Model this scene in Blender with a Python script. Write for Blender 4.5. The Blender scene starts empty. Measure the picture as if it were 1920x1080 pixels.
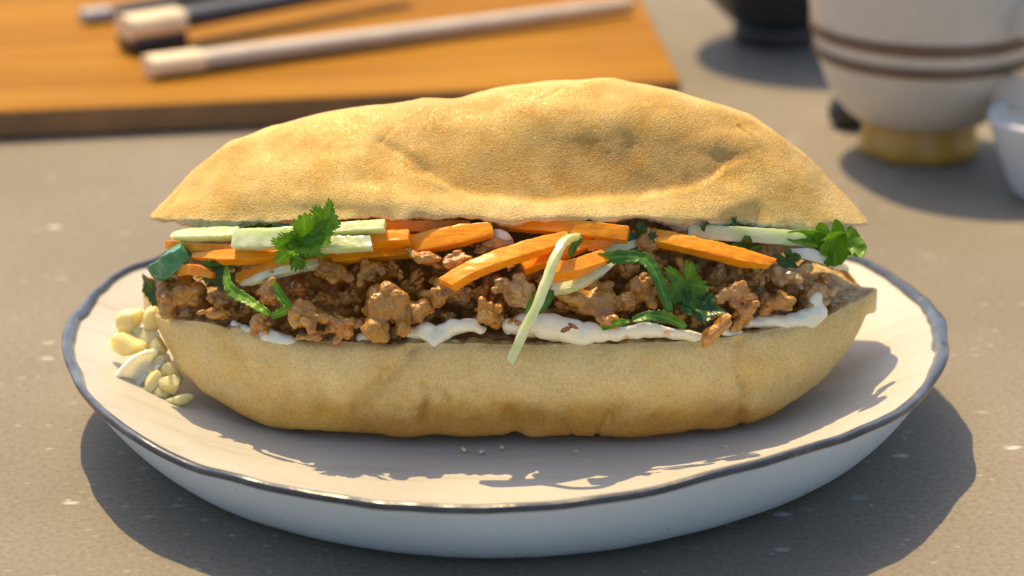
import bpy, bmesh, math, random
import numpy as np
from mathutils import Vector, Matrix

rnd = random.Random(7)
RS = np.random.RandomState(11)
scene = bpy.context.scene
COL = scene.collection

# ------------------------------------------------------------------ camera
ELEV, DIST, FOV = math.radians(19.46), 0.75, math.radians(23.764)
TGT = np.array([0.0019, 0.0, 0.0399])
CAM = TGT + DIST * np.array([0, -math.cos(ELEV), math.sin(ELEV)])
cd = bpy.data.cameras.new("camera")
cd.sensor_width = 36.0
cd.angle = FOV
cd.clip_start, cd.clip_end = 0.02, 50
cd.dof.use_dof = True
cd.dof.focus_distance = 0.694
cd.dof.aperture_fstop = 9.0
cam = bpy.data.objects.new("camera", cd)
cam.location = CAM
cam.rotation_euler = (math.radians(90) - ELEV, 0, 0)
COL.objects.link(cam)
scene.camera = cam

# ------------------------------------------------------------------ world, sun, exposure
SUN_TO = np.array([-0.300, 0.718, 0.0])            # horizontal heading of the sun, from the plate
SUN_EL = math.radians(60)
wld = bpy.data.worlds.new("World")
scene.world = wld
wld.use_nodes = True
nt = wld.node_tree
nt.nodes.clear()
sky = nt.nodes.new("ShaderNodeTexSky")
sky.sky_type = 'NISHITA'
sky.sun_disc = False
sky.sun_elevation = SUN_EL
sky.sun_rotation = math.atan2(SUN_TO[0], SUN_TO[1])
sky.air_density, sky.dust_density, sky.ozone_density = 0.9, 2.2, 0.2
bg = nt.nodes.new("ShaderNodeBackground")
bg.inputs["Strength"].default_value = 0.148
wo = nt.nodes.new("ShaderNodeOutputWorld")
nt.links.new(sky.outputs[0], bg.inputs[0])
nt.links.new(bg.outputs[0], wo.inputs[0])

sl = bpy.data.lights.new("sun", 'SUN')
sl.energy = 4.0
sl.angle = math.radians(0.6)
sl.color = (1.0, 0.75, 0.38)
so = bpy.data.objects.new("sun", sl)
sd = SUN_TO / np.linalg.norm(SUN_TO) * math.cos(SUN_EL) + np.array([0, 0, math.sin(SUN_EL)])
so.rotation_euler = Vector(-sd).to_track_quat('-Z', 'Y').to_euler()
so.location = (-0.5, 1.2, 1.6)
COL.objects.link(so)

scene.view_settings.view_transform = 'Standard'
scene.view_settings.look = 'None'
scene.view_settings.gamma = 1.0
scene.view_settings.exposure = 0.50
scene.cycles.use_denoising = True
scene.cycles.max_bounces = 8
scene.cycles.sample_clamp_indirect = 6.0

# ------------------------------------------------------------------ layout maths
FW = np.array([0, math.cos(ELEV), -math.sin(ELEV)])
RT = np.array([1.0, 0, 0])
UP = np.cross(RT, FW)
FPX = 960 / math.tan(FOV / 2)

def ony(x, y, Y):
    """point at depth Y (metres behind the plate's middle) seen at picture position x, y"""
    x, y, Y = np.broadcast_arrays(np.asarray(x, float), np.asarray(y, float), np.asarray(Y, float))
    d = FW + RT * ((x - 960) / FPX)[..., None] + UP * ((540 - y) / FPX)[..., None]
    return CAM + d * ((Y - CAM[1]) / d[..., 1])[..., None]

def proj(P):
    d = np.asarray(P) - CAM
    z = d @ FW
    return 960 + FPX * (d @ RT) / z, 540 - FPX * (d @ UP) / z

def smooth(a, b, x):
    t = np.clip((np.asarray(x, float) - a) / (b - a), 0, 1)
    return t * t * (3 - 2 * t)

def gauss1(a, s):
    k = np.exp(-0.5 * (np.arange(-int(3 * s), int(3 * s) + 1) / s) ** 2)
    k /= k.sum()
    n = len(k) // 2
    p = np.concatenate([2 * a[0] - a[1:n + 1][::-1], a, 2 * a[-1] - a[-n - 1:-1][::-1]])
    return np.convolve(p, k, 'valid')

PERM = np.random.RandomState(3).permutation(512)
GRAD = np.random.RandomState(4).normal(size=(512, 3))
GRAD /= np.linalg.norm(GRAD, axis=1)[:, None]

def perlin(P, seed=0):
    P = np.asarray(P, float) + seed * 17.31
    I = np.floor(P).astype(int)
    f = P - I
    w = f * f * f * (f * (f * 6 - 15) + 10)
    out = 0
    for dx in (0, 1):
        for dy in (0, 1):
            for dz in (0, 1):
                h = PERM[(PERM[(PERM[(I[..., 0] + dx) & 511] + I[..., 1] + dy) & 511] + I[..., 2] + dz) & 511]
                g = (GRAD[h] * (f - np.array([dx, dy, dz]))).sum(-1)
                k = (w[..., 0] if dx else 1 - w[..., 0]) * (w[..., 1] if dy else 1 - w[..., 1]) * (w[..., 2] if dz else 1 - w[..., 2])
                out = out + g * k
    return out * 1.5

def fbm(P, n=3, seed=0, gain=0.5):
    s, a = 0, 1.0
    for i in range(n):
        s = s + a * perlin(P * 2.03 ** i, seed + i)
        a *= gain
    return s

# ------------------------------------------------------------------ object helpers
def tag(o, label=None, cat=None, group=None, kind=None):
    if label: o["label"] = label
    if cat: o["category"] = cat
    if group: o["group"] = group
    if kind: o["kind"] = kind
    return o

def empty(name, loc):
    o = bpy.data.objects.new(name, None)
    o.location = loc
    o.empty_display_size = 0.01
    COL.objects.link(o)
    return o

def mesh_of(name, V, F, mat, smooth_=True, attrs=None):
    me = bpy.data.meshes.new(name)
    me.from_pydata(np.asarray(V, float).tolist(), [], [tuple(int(i) for i in f) for f in F])
    if smooth_:
        me.polygons.foreach_set("use_smooth", [True] * len(me.polygons))
    for k, v in (attrs or {}).items():
        a = me.attributes.new(k, 'FLOAT', 'POINT')
        a.data.foreach_set("value", np.asarray(v, np.float32).ravel())
    if mat: me.materials.append(mat)
    me.update()
    return me

def obj(name, V, F, mat, parent=None, origin=None, smooth_=True, attrs=None):
    """link one mesh object; V is in world space"""
    V = np.asarray(V, float)
    if parent is not None:
        base = np.array(parent_world(parent))
        o = bpy.data.objects.new(name, mesh_of(name, V - base, F, mat, smooth_, attrs))
        o.parent = parent
    else:
        if origin is None:
            origin = np.array([V[:, 0].mean(), V[:, 1].mean(), V[:, 2].min()])
        o = bpy.data.objects.new(name, mesh_of(name, V - np.asarray(origin), F, mat, smooth_, attrs))
        o.location = origin
    COL.objects.link(o)
    return o

def parent_world(o):
    p = np.zeros(3)
    while o is not None:
        p = p + np.array(o.location)
        o = o.parent
    return p

def grid_faces(n, m, closed_u=False, closed_v=False):
    nn = n if closed_u else n - 1
    mm = m if closed_v else m - 1
    i, j = np.meshgrid(np.arange(nn), np.arange(mm), indexing='ij')
    i2, j2 = (i + 1) % n, (j + 1) % m
    return np.stack([i * m + j, i2 * m + j, i2 * m + j2, i * m + j2], -1).reshape(-1, 4)

def normals_grid(G):
    du = np.gradient(G, axis=0)
    dv = np.gradient(G, axis=1)
    n = np.cross(du, dv)
    return n / (np.linalg.norm(n, axis=-1, keepdims=True) + 1e-12)

def resample(P, m):
    """P (..., k, 2|3) polylines -> m points evenly spaced by length"""
    d = np.linalg.norm(np.diff(P, axis=-2), axis=-1)
    s = np.concatenate([np.zeros(d.shape[:-1] + (1,)), np.cumsum(d, -1)], -1)
    s /= s[..., -1:] + 1e-12
    t = np.linspace(0, 1, m)
    out = np.zeros(P.shape[:-2] + (m, P.shape[-1]))
    for idx in np.ndindex(P.shape[:-2]):
        for c in range(P.shape[-1]):
            out[idx][:, c] = np.interp(t, s[idx], P[idx][:, c])
    return out

def chaikin(P, n=3):
    for _ in range(n):
        a = 0.75 * P[..., :-1, :] + 0.25 * P[..., 1:, :]
        b = 0.25 * P[..., :-1, :] + 0.75 * P[..., 1:, :]
        q = np.stack([a, b], -2).reshape(P.shape[:-2] + (-1, P.shape[-1]))
        P = np.concatenate([P[..., :1, :], q, P[..., -1:, :]], -2)
    return P

def lathe(profile, seg, centre, rfun=None, zfun=None, cap=True):
    """profile [(r, z)...] turned about the vertical axis through centre"""
    prof = np.asarray(profile, float)
    th = np.linspace(0, 2 * np.pi, seg, endpoint=False)
    V = np.zeros((seg, len(prof), 3))
    for k, (r, z) in enumerate(prof):
        rr = r * (rfun(th, r, z) if rfun else 1)
        V[:, k, 0] = centre[0] + rr * np.cos(th)
        V[:, k, 1] = centre[1] + rr * np.sin(th)
        V[:, k, 2] = centre[2] + z + (zfun(th, r, z) if zfun else 0)
    return V.reshape(-1, 3), grid_faces(seg, len(prof), closed_u=True)

# ------------------------------------------------------------------ materials
def new_mat(name):
    m = bpy.data.materials.new(name)
    m.use_nodes = True
    t = m.node_tree
    b = t.nodes["Principled BSDF"]
    return m, t, b

def nd(t, kind, **kw):
    n = t.nodes.new(kind)
    for k, v in kw.items():
        if k in n.inputs: n.inputs[k].default_value = v
        else: setattr(n, k, v)
    return n

def ramp(t, src, stops):
    r = t.nodes.new("ShaderNodeValToRGB")
    e = r.color_ramp.elements
    while len(e) > 1: e.remove(e[-1])
    e[0].position, e[0].color = stops[0][0], tuple(stops[0][1]) + (1,)
    for p, c in stops[1:]:
        q = e.new(p)
        q.color = tuple(c) + (1,)
    t.links.new(src, r.inputs[0])
    return r.outputs[0]

def mix(t, fac, a, b, mode='MIX'):
    m = t.nodes.new("ShaderNodeMix")
    m.data_type = 'RGBA'
    m.blend_type = mode
    for s, v in ((0, fac), (6, a), (7, b)):
        if isinstance(v, bpy.types.NodeSocket): t.links.new(v, m.inputs[s])
        elif s == 0: m.inputs[0].default_value = v
        else: m.inputs[s].default_value = tuple(v) + (1,)
    return m.outputs[2]

def coords(t, scale=1.0):
    c = t.nodes.new("ShaderNodeTexCoord")
    if scale == 1.0: return c.outputs["Object"]
    mp = t.nodes.new("ShaderNodeMapping")
    mp.inputs["Scale"].default_value = scale if hasattr(scale, '__len__') else (scale,) * 3
    t.links.new(c.outputs["Object"], mp.inputs[0])
    return mp.outputs[0]

def noise(t, co, scale, detail=4, rough=0.55, dist=0.0):
    n = nd(t, "ShaderNodeTexNoise", Scale=scale, Detail=detail, Roughness=rough, Distortion=dist)
    t.links.new(co, n.inputs["Vector"])
    return n.outputs["Fac"]

def voro(t, co, scale, feature='F1'):
    n = nd(t, "ShaderNodeTexVoronoi", Scale=scale)
    n.feature = feature
    t.links.new(co, n.inputs["Vector"])
    return n.outputs["Distance"]

def bump(t, b, height, strength, dist, prev=None):
    n = nd(t, "ShaderNodeBump", Strength=strength, Distance=dist)
    t.links.new(height, n.inputs["Height"])
    if prev is not None: t.links.new(prev, n.inputs["Normal"])
    t.links.new(n.outputs[0], b.inputs["Normal"])
    return n.outputs[0]

def attr(t, name):
    n = nd(t, "ShaderNodeAttribute", attribute_name=name)
    return n.outputs["Fac"]

def math_(t, op, a, b=0.0):
    n = t.nodes.new("ShaderNodeMath")
    n.operation = op
    for i, v in enumerate((a, b)):
        if isinstance(v, bpy.types.NodeSocket): t.links.new(v, n.inputs[i])
        else: n.inputs[i].default_value = v
    return n.outputs[0]

def sss(b, w, radius, scale):
    b.inputs["Subsurface Weight"].default_value = w
    b.inputs["Subsurface Radius"].default_value = radius
    b.inputs["Subsurface Scale"].default_value = scale

def m_crust():
    m, t, b = new_mat("crust")
    co = coords(t)
    n1 = noise(t, co, 120, 5)
    c1 = ramp(t, n1, [(0.3, (0.76, 0.42, 0.070)), (0.5, (0.86, 0.53, 0.110)), (0.72, (0.90, 0.60, 0.17))])
    c2 = mix(t, attr(t, "toast"), c1, (0.50, 0.25, 0.045))
    c3 = mix(t, attr(t, "pale"), c2, (0.96, 0.73, 0.32))
    n2 = noise(t, co, 1300, 3)
    c4 = mix(t, 0.55, c3, ramp(t, n2, [(0.3, (0.66, 0.60, 0.52)), (0.6, (1, 1, 1))]), 'MULTIPLY')
    spk = voro(t, co, 260)
    c5 = mix(t, ramp(t, spk, [(0.03, (0.7, 0.7, 0.7)), (0.07, (0, 0, 0))]), c4, (0.30, 0.15, 0.05))
    sel = ramp(t, noise(t, co, 120, 2), [(0.62, (0, 0, 0)), (0.68, (1, 1, 1))])
    c6 = mix(t, sel, c4, c5)
    t.links.new(c6, b.inputs["Base Color"])
    b.inputs["Roughness"].default_value = 0.42
    t.links.new(ramp(t, n2, [(0.35, (0.24,) * 3), (0.65, (0.58,) * 3)]), b.inputs["Roughness"])
    b.inputs["Specular IOR Level"].default_value = 0.32
    sss(b, 0.15, (1.0, 0.5, 0.2), 0.002)
    g = math_(t, 'MULTIPLY', math_(t, 'POWER', attr(t, "grain"), 1.8), 1.7)
    bn = bump(t, b, noise(t, co, 300, 4), 0.12, 0.0010)
    h = math_(t, 'MULTIPLY', ramp(t, noise(t, co, 2200, 2, 0.6), [(0.42, (0, 0, 0)), (0.66, (1, 1, 1))]), g)
    bn = bump(t, b, h, 0.65, 0.0005, bn)
    bump(t, b, noise(t, co, 2600, 2), 0.10, 0.0003, bn)
    return m

def m_crumb(dark=False):
    m, t, b = new_mat("crumb_soaked" if dark else "crumb")
    co = coords(t)
    v = voro(t, co, 420)
    n1 = noise(t, co, 160, 5)
    if dark:
        c = ramp(t, n1, [(0.32, (0.24, 0.13, 0.03)), (0.5, (0.50, 0.33, 0.11)), (0.7, (0.70, 0.53, 0.25))])
    else:
        c = ramp(t, n1, [(0.32, (0.56, 0.44, 0.30)), (0.6, (0.74, 0.64, 0.48))])
    t.links.new(c, b.inputs["Base Color"])
    b.inputs["Roughness"].default_value = 0.6 if dark else 0.8
    sss(b, 0.2, (1, 0.7, 0.4), 0.002)
    bn = bump(t, b, v, 0.9, 0.0012)
    bump(t, b, noise(t, co, 900, 4), 0.5, 0.0006, bn)
    return m

def m_meat(name, c0, c1, c2, rough=0.18, coat=0.65):
    m, t, b = new_mat(name)
    co = coords(t)
    n = noise(t, co, 1.3, 6, 0.62, 0.6)
    c = ramp(t, n, [(0.30, c0), (0.5, c1), (0.70, c2)])
    fat = ramp(t, noise(t, co, 3.1, 3), [(0.60, (0, 0, 0)), (0.70, (0.55, 0.55, 0.55))])
    c = mix(t, fat, c, (0.52, 0.34, 0.17))
    t.links.new(c, b.inputs["Base Color"])
    t.links.new(ramp(t, noise(t, co, 2.2, 3), [(0.35, (rough,) * 3), (0.7, (rough + 0.28,) * 3)]), b.inputs["Roughness"])
    b.inputs["Coat Weight"].default_value = coat
    b.inputs["Coat Roughness"].default_value = 0.06
    sss(b, 0.04, (1.0, 0.45, 0.15), 0.002)
    bn = bump(t, b, noise(t, co, 3.2, 4, 0.6), 0.22, 0.09)
    bump(t, b, noise(t, co, 11.0, 3), 0.15, 0.03, bn)
    return m

def m_carrot():
    m, t, b = new_mat("carrot")
    co = coords(t)
    n = noise(t, coords(t, (90, 500, 500)), 1.0, 4)
    c = ramp(t, n, [(0.3, (0.86, 0.25, 0.005)), (0.55, (0.94, 0.35, 0.008)), (0.75, (0.97, 0.45, 0.02))])
    t.links.new(c, b.inputs["Base Color"])
    b.inputs["Roughness"].default_value = 0.30
    b.inputs["Specular IOR Level"].default_value = 0.3
    b.inputs["Coat Weight"].default_value = 0.12
    b.inputs["Coat Roughness"].default_value = 0.1
    sss(b, 0.35, (1.0, 0.35, 0.05), 0.004)
    bn = bump(t, b, n, 0.35, 0.0006)
    bump(t, b, noise(t, co, 900, 3), 0.25, 0.0004, bn)
    return m

def m_cucumber():
    m, t, b = new_mat("cucumber_flesh")
    n = noise(t, coords(t, (120, 420, 420)), 1.0, 4)
    flesh = ramp(t, n, [(0.3, (0.60, 0.68, 0.32)), (0.6, (0.74, 0.80, 0.48)), (0.8, (0.82, 0.85, 0.60))])
    flesh = mix(t, ramp(t, noise(t, coords(t), 130, 3), [(0.40, (0, 0, 0)), (0.65, (0.6, 0.6, 0.6))]), flesh, (0.52, 0.66, 0.20))
    skin = ramp(t, n, [(0.35, (0.10, 0.26, 0.03)), (0.65, (0.26, 0.45, 0.07))])
    t.links.new(mix(t, attr(t, "skin"), flesh, skin), b.inputs["Base Color"])
    b.inputs["Roughness"].default_value = 0.28
    b.inputs["Coat Weight"].default_value = 0.3
    b.inputs["Coat Roughness"].default_value = 0.1
    sss(b, 0.6, (0.8, 1.0, 0.4), 0.008)
    bump(t, b, n, 0.35, 0.0007)
    return m

def m_leaf(name, c0, c1, trans=0.45):
    m, t, b = new_mat(name)
    co = coords(t)
    n = noise(t, co, 260, 4)
    vein = attr(t, "vein")
    c = mix(t, vein, ramp(t, n, [(0.3, c0), (0.7, c1)]), tuple(min(1, x * 1.7 + 0.03) for x in c1))
    t.links.new(c, b.inputs["Base Color"])
    b.inputs["Roughness"].default_value = 0.32
    bump(t, b, noise(t, co, 700, 3), 0.5, 0.0006)
    tr = nd(t, "ShaderNodeBsdfTranslucent")
    t.links.new(mix(t, 0.5, c, (0.5, 0.75, 0.05), 'MIX'), tr.inputs["Color"])
    ms = nd(t, "ShaderNodeMixShader", Fac=trans)
    out = t.nodes["Material Output"]
    t.links.new(b.outputs[0], ms.inputs[1])
    t.links.new(tr.outputs[0], ms.inputs[2])
    t.links.new(ms.outputs[0], out.inputs[0])
    return m

def m_plain(name, col, rough=0.4, bump_s=0.0, bump_scale=300, vary=0.12, coat=0.0, ssw=0.0, metal=0.0, vscale=60):
    m, t, b = new_mat(name)
    co = coords(t)
    n = noise(t, co, vscale, 5)
    lo = tuple(x * (1 - vary) for x in col)
    hi = tuple(min(1, x * (1 + vary)) for x in col)
    t.links.new(ramp(t, n, [(0.3, lo), (0.7, hi)]), b.inputs["Base Color"])
    t.links.new(ramp(t, noise(t, co, vscale * 2.3, 3), [(0.3, (rough * 0.85,) * 3), (0.7, (min(1, rough * 1.15),) * 3)]), b.inputs["Roughness"])
    b.inputs["Coat Weight"].default_value = coat
    b.inputs["Coat Roughness"].default_value = 0.08
    b.inputs["Metallic"].default_value = metal
    if ssw: sss(b, ssw, (1, 0.8, 0.5), 0.006)
    if bump_s: bump(t, b, noise(t, co, bump_scale, 4), bump_s, 0.0008)
    return m

def m_mayo():
    m, t, b = new_mat("mayonnaise")
    co = coords(t)
    base = ramp(t, noise(t, co, 90, 3), [(0.3, (0.93, 0.85, 0.60)), (0.7, (0.96, 0.92, 0.72))])
    st = ramp(t, noise(t, co, 150, 4, 0.6, 0.5), [(0.60, (0, 0, 0)), (0.70, (0.75, 0.75, 0.75))])
    t.links.new(mix(t, st, base, (0.70, 0.36, 0.07)), b.inputs["Base Color"])
    b.inputs["Roughness"].default_value = 0.10
    b.inputs["Coat Weight"].default_value = 1.0
    b.inputs["Coat Roughness"].default_value = 0.08
    sss(b, 0.35, (1, 0.8, 0.5), 0.003)
    bump(t, b, noise(t, co, 200, 2), 0.12, 0.0008)
    return m

def m_table():
    m, t, b = new_mat("table_stone")
    co = coords(t)
    big = noise(t, co, 9, 5)
    c = ramp(t, big, [(0.3, (0.200, 0.172, 0.131)), (0.7, (0.250, 0.217, 0.170))])
    fine = noise(t, co, 560, 4, 0.7)
    c = mix(t, 0.8, c, ramp(t, fine, [(0.32, (0.66, 0.65, 0.64)), (0.52, (1, 1, 1)), (0.72, (1.22, 1.21, 1.20))]), 'MULTIPLY')
    # pale mineral flecks, some long and some dotted
    w = nd(t, "ShaderNodeTexNoise", Scale=160.0, Detail=3.0)
    t.links.new(co, w.inputs["Vector"])
    warp = mix(t, 0.004, co, w.outputs["Color"], 'ADD')
    mp = nd(t, "ShaderNodeMapping")
    mp.inputs["Scale"].default_value = (0.75, 1.25, 1.0)
    mp.inputs["Rotation"].default_value = (0, 0, 0.25)
    t.links.new(warp, mp.inputs[0])
    f1 = ramp(t, voro(t, mp.outputs[0], 58), [(0.07, (1, 1, 1)), (0.15, (0, 0, 0))])
    pick = ramp(t, noise(t, co, 34, 2), [(0.45, (0, 0, 0)), (0.60, (1, 1, 1))])
    c = mix(t, math_(t, 'MULTIPLY', math_(t, 'MULTIPLY', f1, pick), 0.85), c, (0.56, 0.54, 0.50))
    f2 = ramp(t, voro(t, mp.outputs[0], 150), [(0.06, (1, 1, 1)), (0.16, (0, 0, 0))])
    pick2 = ramp(t, noise(t, co, 70, 2), [(0.38, (0, 0, 0)), (0.58, (1, 1, 1))])
    c = mix(t, math_(t, 'MULTIPLY', math_(t, 'MULTIPLY', f2, pick2), 0.55), c, (0.52, 0.50, 0.46))
    f3 = ramp(t, voro(t, co, 210), [(0.05, (1, 1, 1)), (0.12, (0, 0, 0))])
    c = mix(t, math_(t, 'MULTIPLY', f3, 0.35), c, (0.16, 0.13, 0.10))
    t.links.new(c, b.inputs["Base Color"])
    t.links.new(ramp(t, fine, [(0.3, (0.55,) * 3), (0.7, (0.75,) * 3)]), b.inputs["Roughness"])
    b.inputs["Specular IOR Level"].default_value = 0.12
    bump(t, b, fine, 0.35, 0.0004)
    return m

def m_board():
    m, t, b = new_mat("board_wood")
    c_ = coords(t, (3.0, 60, 60))
    n = noise(t, c_, 1.0, 6, 0.6, 0.4)
    c = ramp(t, n, [(0.28, (0.25, 0.105, 0.008)), (0.5, (0.34, 0.155, 0.013)), (0.75, (0.41, 0.205, 0.024))])
    big = noise(t, coords(t), 7, 4)
    c = mix(t, 0.6, c, ramp(t, big, [(0.35, (0.78, 0.72, 0.62)), (0.65, (1.05, 1.03, 1.0))]), 'MULTIPLY')
    t.links.new(c, b.inputs["Base Color"])
    b.inputs["Roughness"].default_value = 0.65
    b.inputs["Specular IOR Level"].default_value = 0.05
    bump(t, b, n, 0.2, 0.0005)
    return m

def m_plate():
    m, t, b = new_mat("plate_glaze")
    co = coords(t)
    n = noise(t, co, 22, 5)
    c = ramp(t, n, [(0.3, (0.46, 0.435, 0.375)), (0.7, (0.54, 0.515, 0.45))])
    # faint brushed streaks and pin-holes in the glaze
    st = noise(t, coords(t, (18, 160, 60)), 1.0, 4, 0.6, 0.5)
    c = mix(t, 0.5, c, ramp(t, st, [(0.30, (0.80, 0.76, 0.71)), (0.46, (1, 1, 1))]), 'MULTIPLY')
    pin = ramp(t, voro(t, co, 130), [(0.02, (1, 1, 1)), (0.05, (0, 0, 0))])
    c = mix(t, math_(t, 'MULTIPLY', pin, 0.5), c, (0.36, 0.28, 0.19))
    t.links.new(c, b.inputs["Base Color"])
    b.inputs["Roughness"].default_value = 0.42
    b.inputs["Specular IOR Level"].default_value = 0.3
    bn = bump(t, b, noise(t, co, 40, 3), 0.25, 0.003)
    bump(t, b, noise(t, co, 500, 3), 0.12, 0.0004, bn)
    return m

def m_rim():
    m, t, b = new_mat("rim_slate_glaze")
    co = coords(t)
    n = noise(t, co, 130, 5, 0.65)
    c = ramp(t, n, [(0.28, (0.020, 0.023, 0.030)), (0.55, (0.045, 0.052, 0.064)), (0.78, (0.14, 0.14, 0.14))])
    t.links.new(c, b.inputs["Base Color"])
    b.inputs["Roughness"].default_value = 0.24
    b.inputs["Coat Weight"].default_value = 0.4
    b.inputs["Coat Roughness"].default_value = 0.15
    bump(t, b, n, 0.3, 0.0008)
    return m

M = {}
M['crust'] = m_crust()
M['crumb'] = m_crumb()
M['soaked'] = m_crumb(True)
M['meat'] = m_meat("meat_brown", (0.26, 0.09, 0.008), (0.48, 0.21, 0.022), (0.60, 0.32, 0.05))
M['meat_glaze'] = m_meat("meat_glazed", (0.33, 0.105, 0.008), (0.58, 0.24, 0.022), (0.68, 0.36, 0.05), 0.10, 1.0)
M['meat_grey'] = m_meat("meat_pale", (0.30, 0.15, 0.045), (0.50, 0.29, 0.10), (0.62, 0.41, 0.17), 0.18, 0.8)
M['carrot'] = m_carrot()
M['cucumber'] = m_cucumber()
M['leaf'] = m_leaf("herb_leaf_bright", (0.13, 0.30, 0.012), (0.26, 0.47, 0.03))
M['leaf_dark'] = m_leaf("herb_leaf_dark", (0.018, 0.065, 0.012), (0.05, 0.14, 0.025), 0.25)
M['leaf_mid'] = m_leaf("herb_leaf_mid", (0.05, 0.16, 0.016), (0.12, 0.30, 0.03), 0.4)
M['mayo'] = m_mayo()
M['nut'] = m_plain("nut_flesh", (0.90, 0.74, 0.32), 0.38, 0.35, 350, 0.08, 0.1, 0.7, vscale=150)
M['onion'] = m_plain("onion_flesh", (0.84, 0.82, 0.62), 0.22, 0.2, 300, 0.06, 0.3, 0.7)
M['pepper'] = m_plain("scallion_skin", (0.055, 0.26, 0.11), 0.22, 0.25, 400, 0.35, 0.5, 0.1, vscale=250)
M['chilli'] = m_plain("chilli_skin", (0.34, 0.11, 0.03), 0.3, 0.3, 500, 0.3)
M['plate'] = m_plate()
M['rim'] = m_rim()
M['plate_out'] = m_plain("plate_wall_sky_tint", (0.68, 0.82, 0.93), 0.30, 0.12, 60, 0.07, vscale=26)  # same glaze as the dish, with blue sky light put into its colour
M['table'] = m_table()
M['board'] = m_board()
M['board_edge_shade'] = m_plain("board_edge_shaded_wood", (0.25, 0.13, 0.05), 0.6, 0.2, 200, 0.25, vscale=40)  # end-grain brown on the sides, with their shade put into the colour
M['blond'] = m_plain("blond_wood", (0.84, 0.66, 0.42), 0.45, 0.1, 300, 0.10)
M['lacquer'] = m_plain("black_lacquer", (0.030, 0.028, 0.030), 0.35, 0.05, 300, 0.2)
M['grey_stick'] = m_plain("grey_wood", (0.52, 0.44, 0.35), 0.4, 0.1, 300, 0.10)
M['silver'] = m_plain("silver_grey", (0.42, 0.40, 0.40), 0.35, 0.05, 300, 0.1)
M['charcoal'] = m_plain("charcoal_glaze", (0.035, 0.037, 0.042), 0.30, 0.2, 200, 0.35, vscale=90)
M['white_glaze'] = m_plain("white_glaze", (0.60, 0.55, 0.47), 0.30, 0.05, 60, 0.04)
M['ochre'] = m_plain("ochre_glaze", (0.46, 0.27, 0.045), 0.28, 0.15, 120, 0.22, vscale=70)
M['stripe'] = m_plain("brown_slip", (0.16, 0.10, 0.065), 0.45, 0.1, 200, 0.15)
M['blue_white'] = m_plain("blue_white_glaze", (0.60, 0.63, 0.66), 0.3, 0.05, 60, 0.05)

# ------------------------------------------------------------------ table (setting)
tv = np.array([(-2, -2, 0), (2, -2, 0), (2, 3, 0), (-2, 3, 0)], float)
tag(obj("table_top", tv, [(0, 1, 2, 3)], M['table'], origin=(0, 0, 0), smooth_=False), kind="structure",
    label="beige speckled stone table top under the plate")

# ------------------------------------------------------------------ plate
RIMZ = np.array([(-180, .0285), (-157, .0300), (-146, .0285), (-134, .0268), (-118, .0270), (-100, .0272), (-88, .0274), (-76, .0292),
                 (-66, .0318), (-56, .0330), (-45, .0318), (-33, .0300), (-12, .0312), (3, .0306), (18, .0292), (30, .0276),
                 (70, .0288), (110, .0292), (150, .0280), (168, .0290), (180, .0285)])
def rim_dz(th):
    a = np.degrees((th + np.pi) % (2 * np.pi) - np.pi)
    return np.interp(a, RIMZ[:, 0], RIMZ[:, 1]) - 0.029
PSEG = 420
_th = np.linspace(0, 2 * np.pi, PSEG, endpoint=False)
_dz = rim_dz(_th)
_k = np.exp(-0.5 * (np.arange(-20, 21) / 6.0) ** 2); _k /= _k.sum()
_dz = np.convolve(np.concatenate([_dz[-20:], _dz, _dz[:20]]), _k, 'valid')
_wob = np.array([0.0010 * perlin(np.array([[3 * math.cos(a) + 5, 3 * math.sin(a) + 2, 0.5]]))[0]
                 + 0.0008 * perlin(np.array([[9 * math.cos(a) + 9, 9 * math.sin(a) + 4, 1.5]]))[0] for a in _th])
_band = np.array([0.0026 + 0.0016 * perlin(np.array([[4 * math.cos(a) + 1, 4 * math.sin(a) + 7, 3.5]]))[0]
                  + 0.0008 * perlin(np.array([[15 * math.cos(a) + 1, 15 * math.sin(a) + 7, 6.5]]))[0]
                  + 0.0016 * max(0, math.cos(a + 0.1)) ** 4 + 0.0004 * max(0, -math.cos(a - 0.5)) ** 4 for a in _th])

def plate_ring(r, z, k):
    """k: how far this ring follows the wavy rim (0..1)"""
    rr = r + _wob * k
    return np.stack([rr * np.cos(_th), rr * np.sin(_th), z + (_dz + 1.2 * _wob) * k], -1)

_band = _band * (1 - 0.5 * np.clip(np.sin(_th) * 2.5, 0, 1))
plate = empty("plate", (0, 0, 0))
tag(plate, "off-white handmade ceramic plate with wavy dark slate rim under the sandwich", "plate")
rings = []
outer = [(0.0005, 0.0030), (0.07, 0.0030), (0.094, 0.0026), (0.099, 0.0005), (0.106, 0.0004), (0.1115, 0.0020), (0.1175, 0.0060), (0.1230, 0.0115), (0.1275, 0.0170),
         (0.1312, 0.0225), (0.1338, 0.0266)]
for r, z in outer: rings.append(plate_ring(r, z, (r / 0.135) ** 6))
rings.append(plate_ring(0.1346, 0.0284, 1.0))
body_out = np.stack(rings, 1)
rings = [plate_ring(0.0005, 0.0100, 0), plate_ring(0.04, 0.0100, 0), plate_ring(0.075, 0.0102, 0), plate_ring(0.088, 0.0110, .05), plate_ring(0.099, 0.0134, 0.15), plate_ring(0.110, 0.0176, 0.35),
         plate_ring(0.119, 0.0222, 0.6)]
body_in = np.stack(rings, 1)
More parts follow.
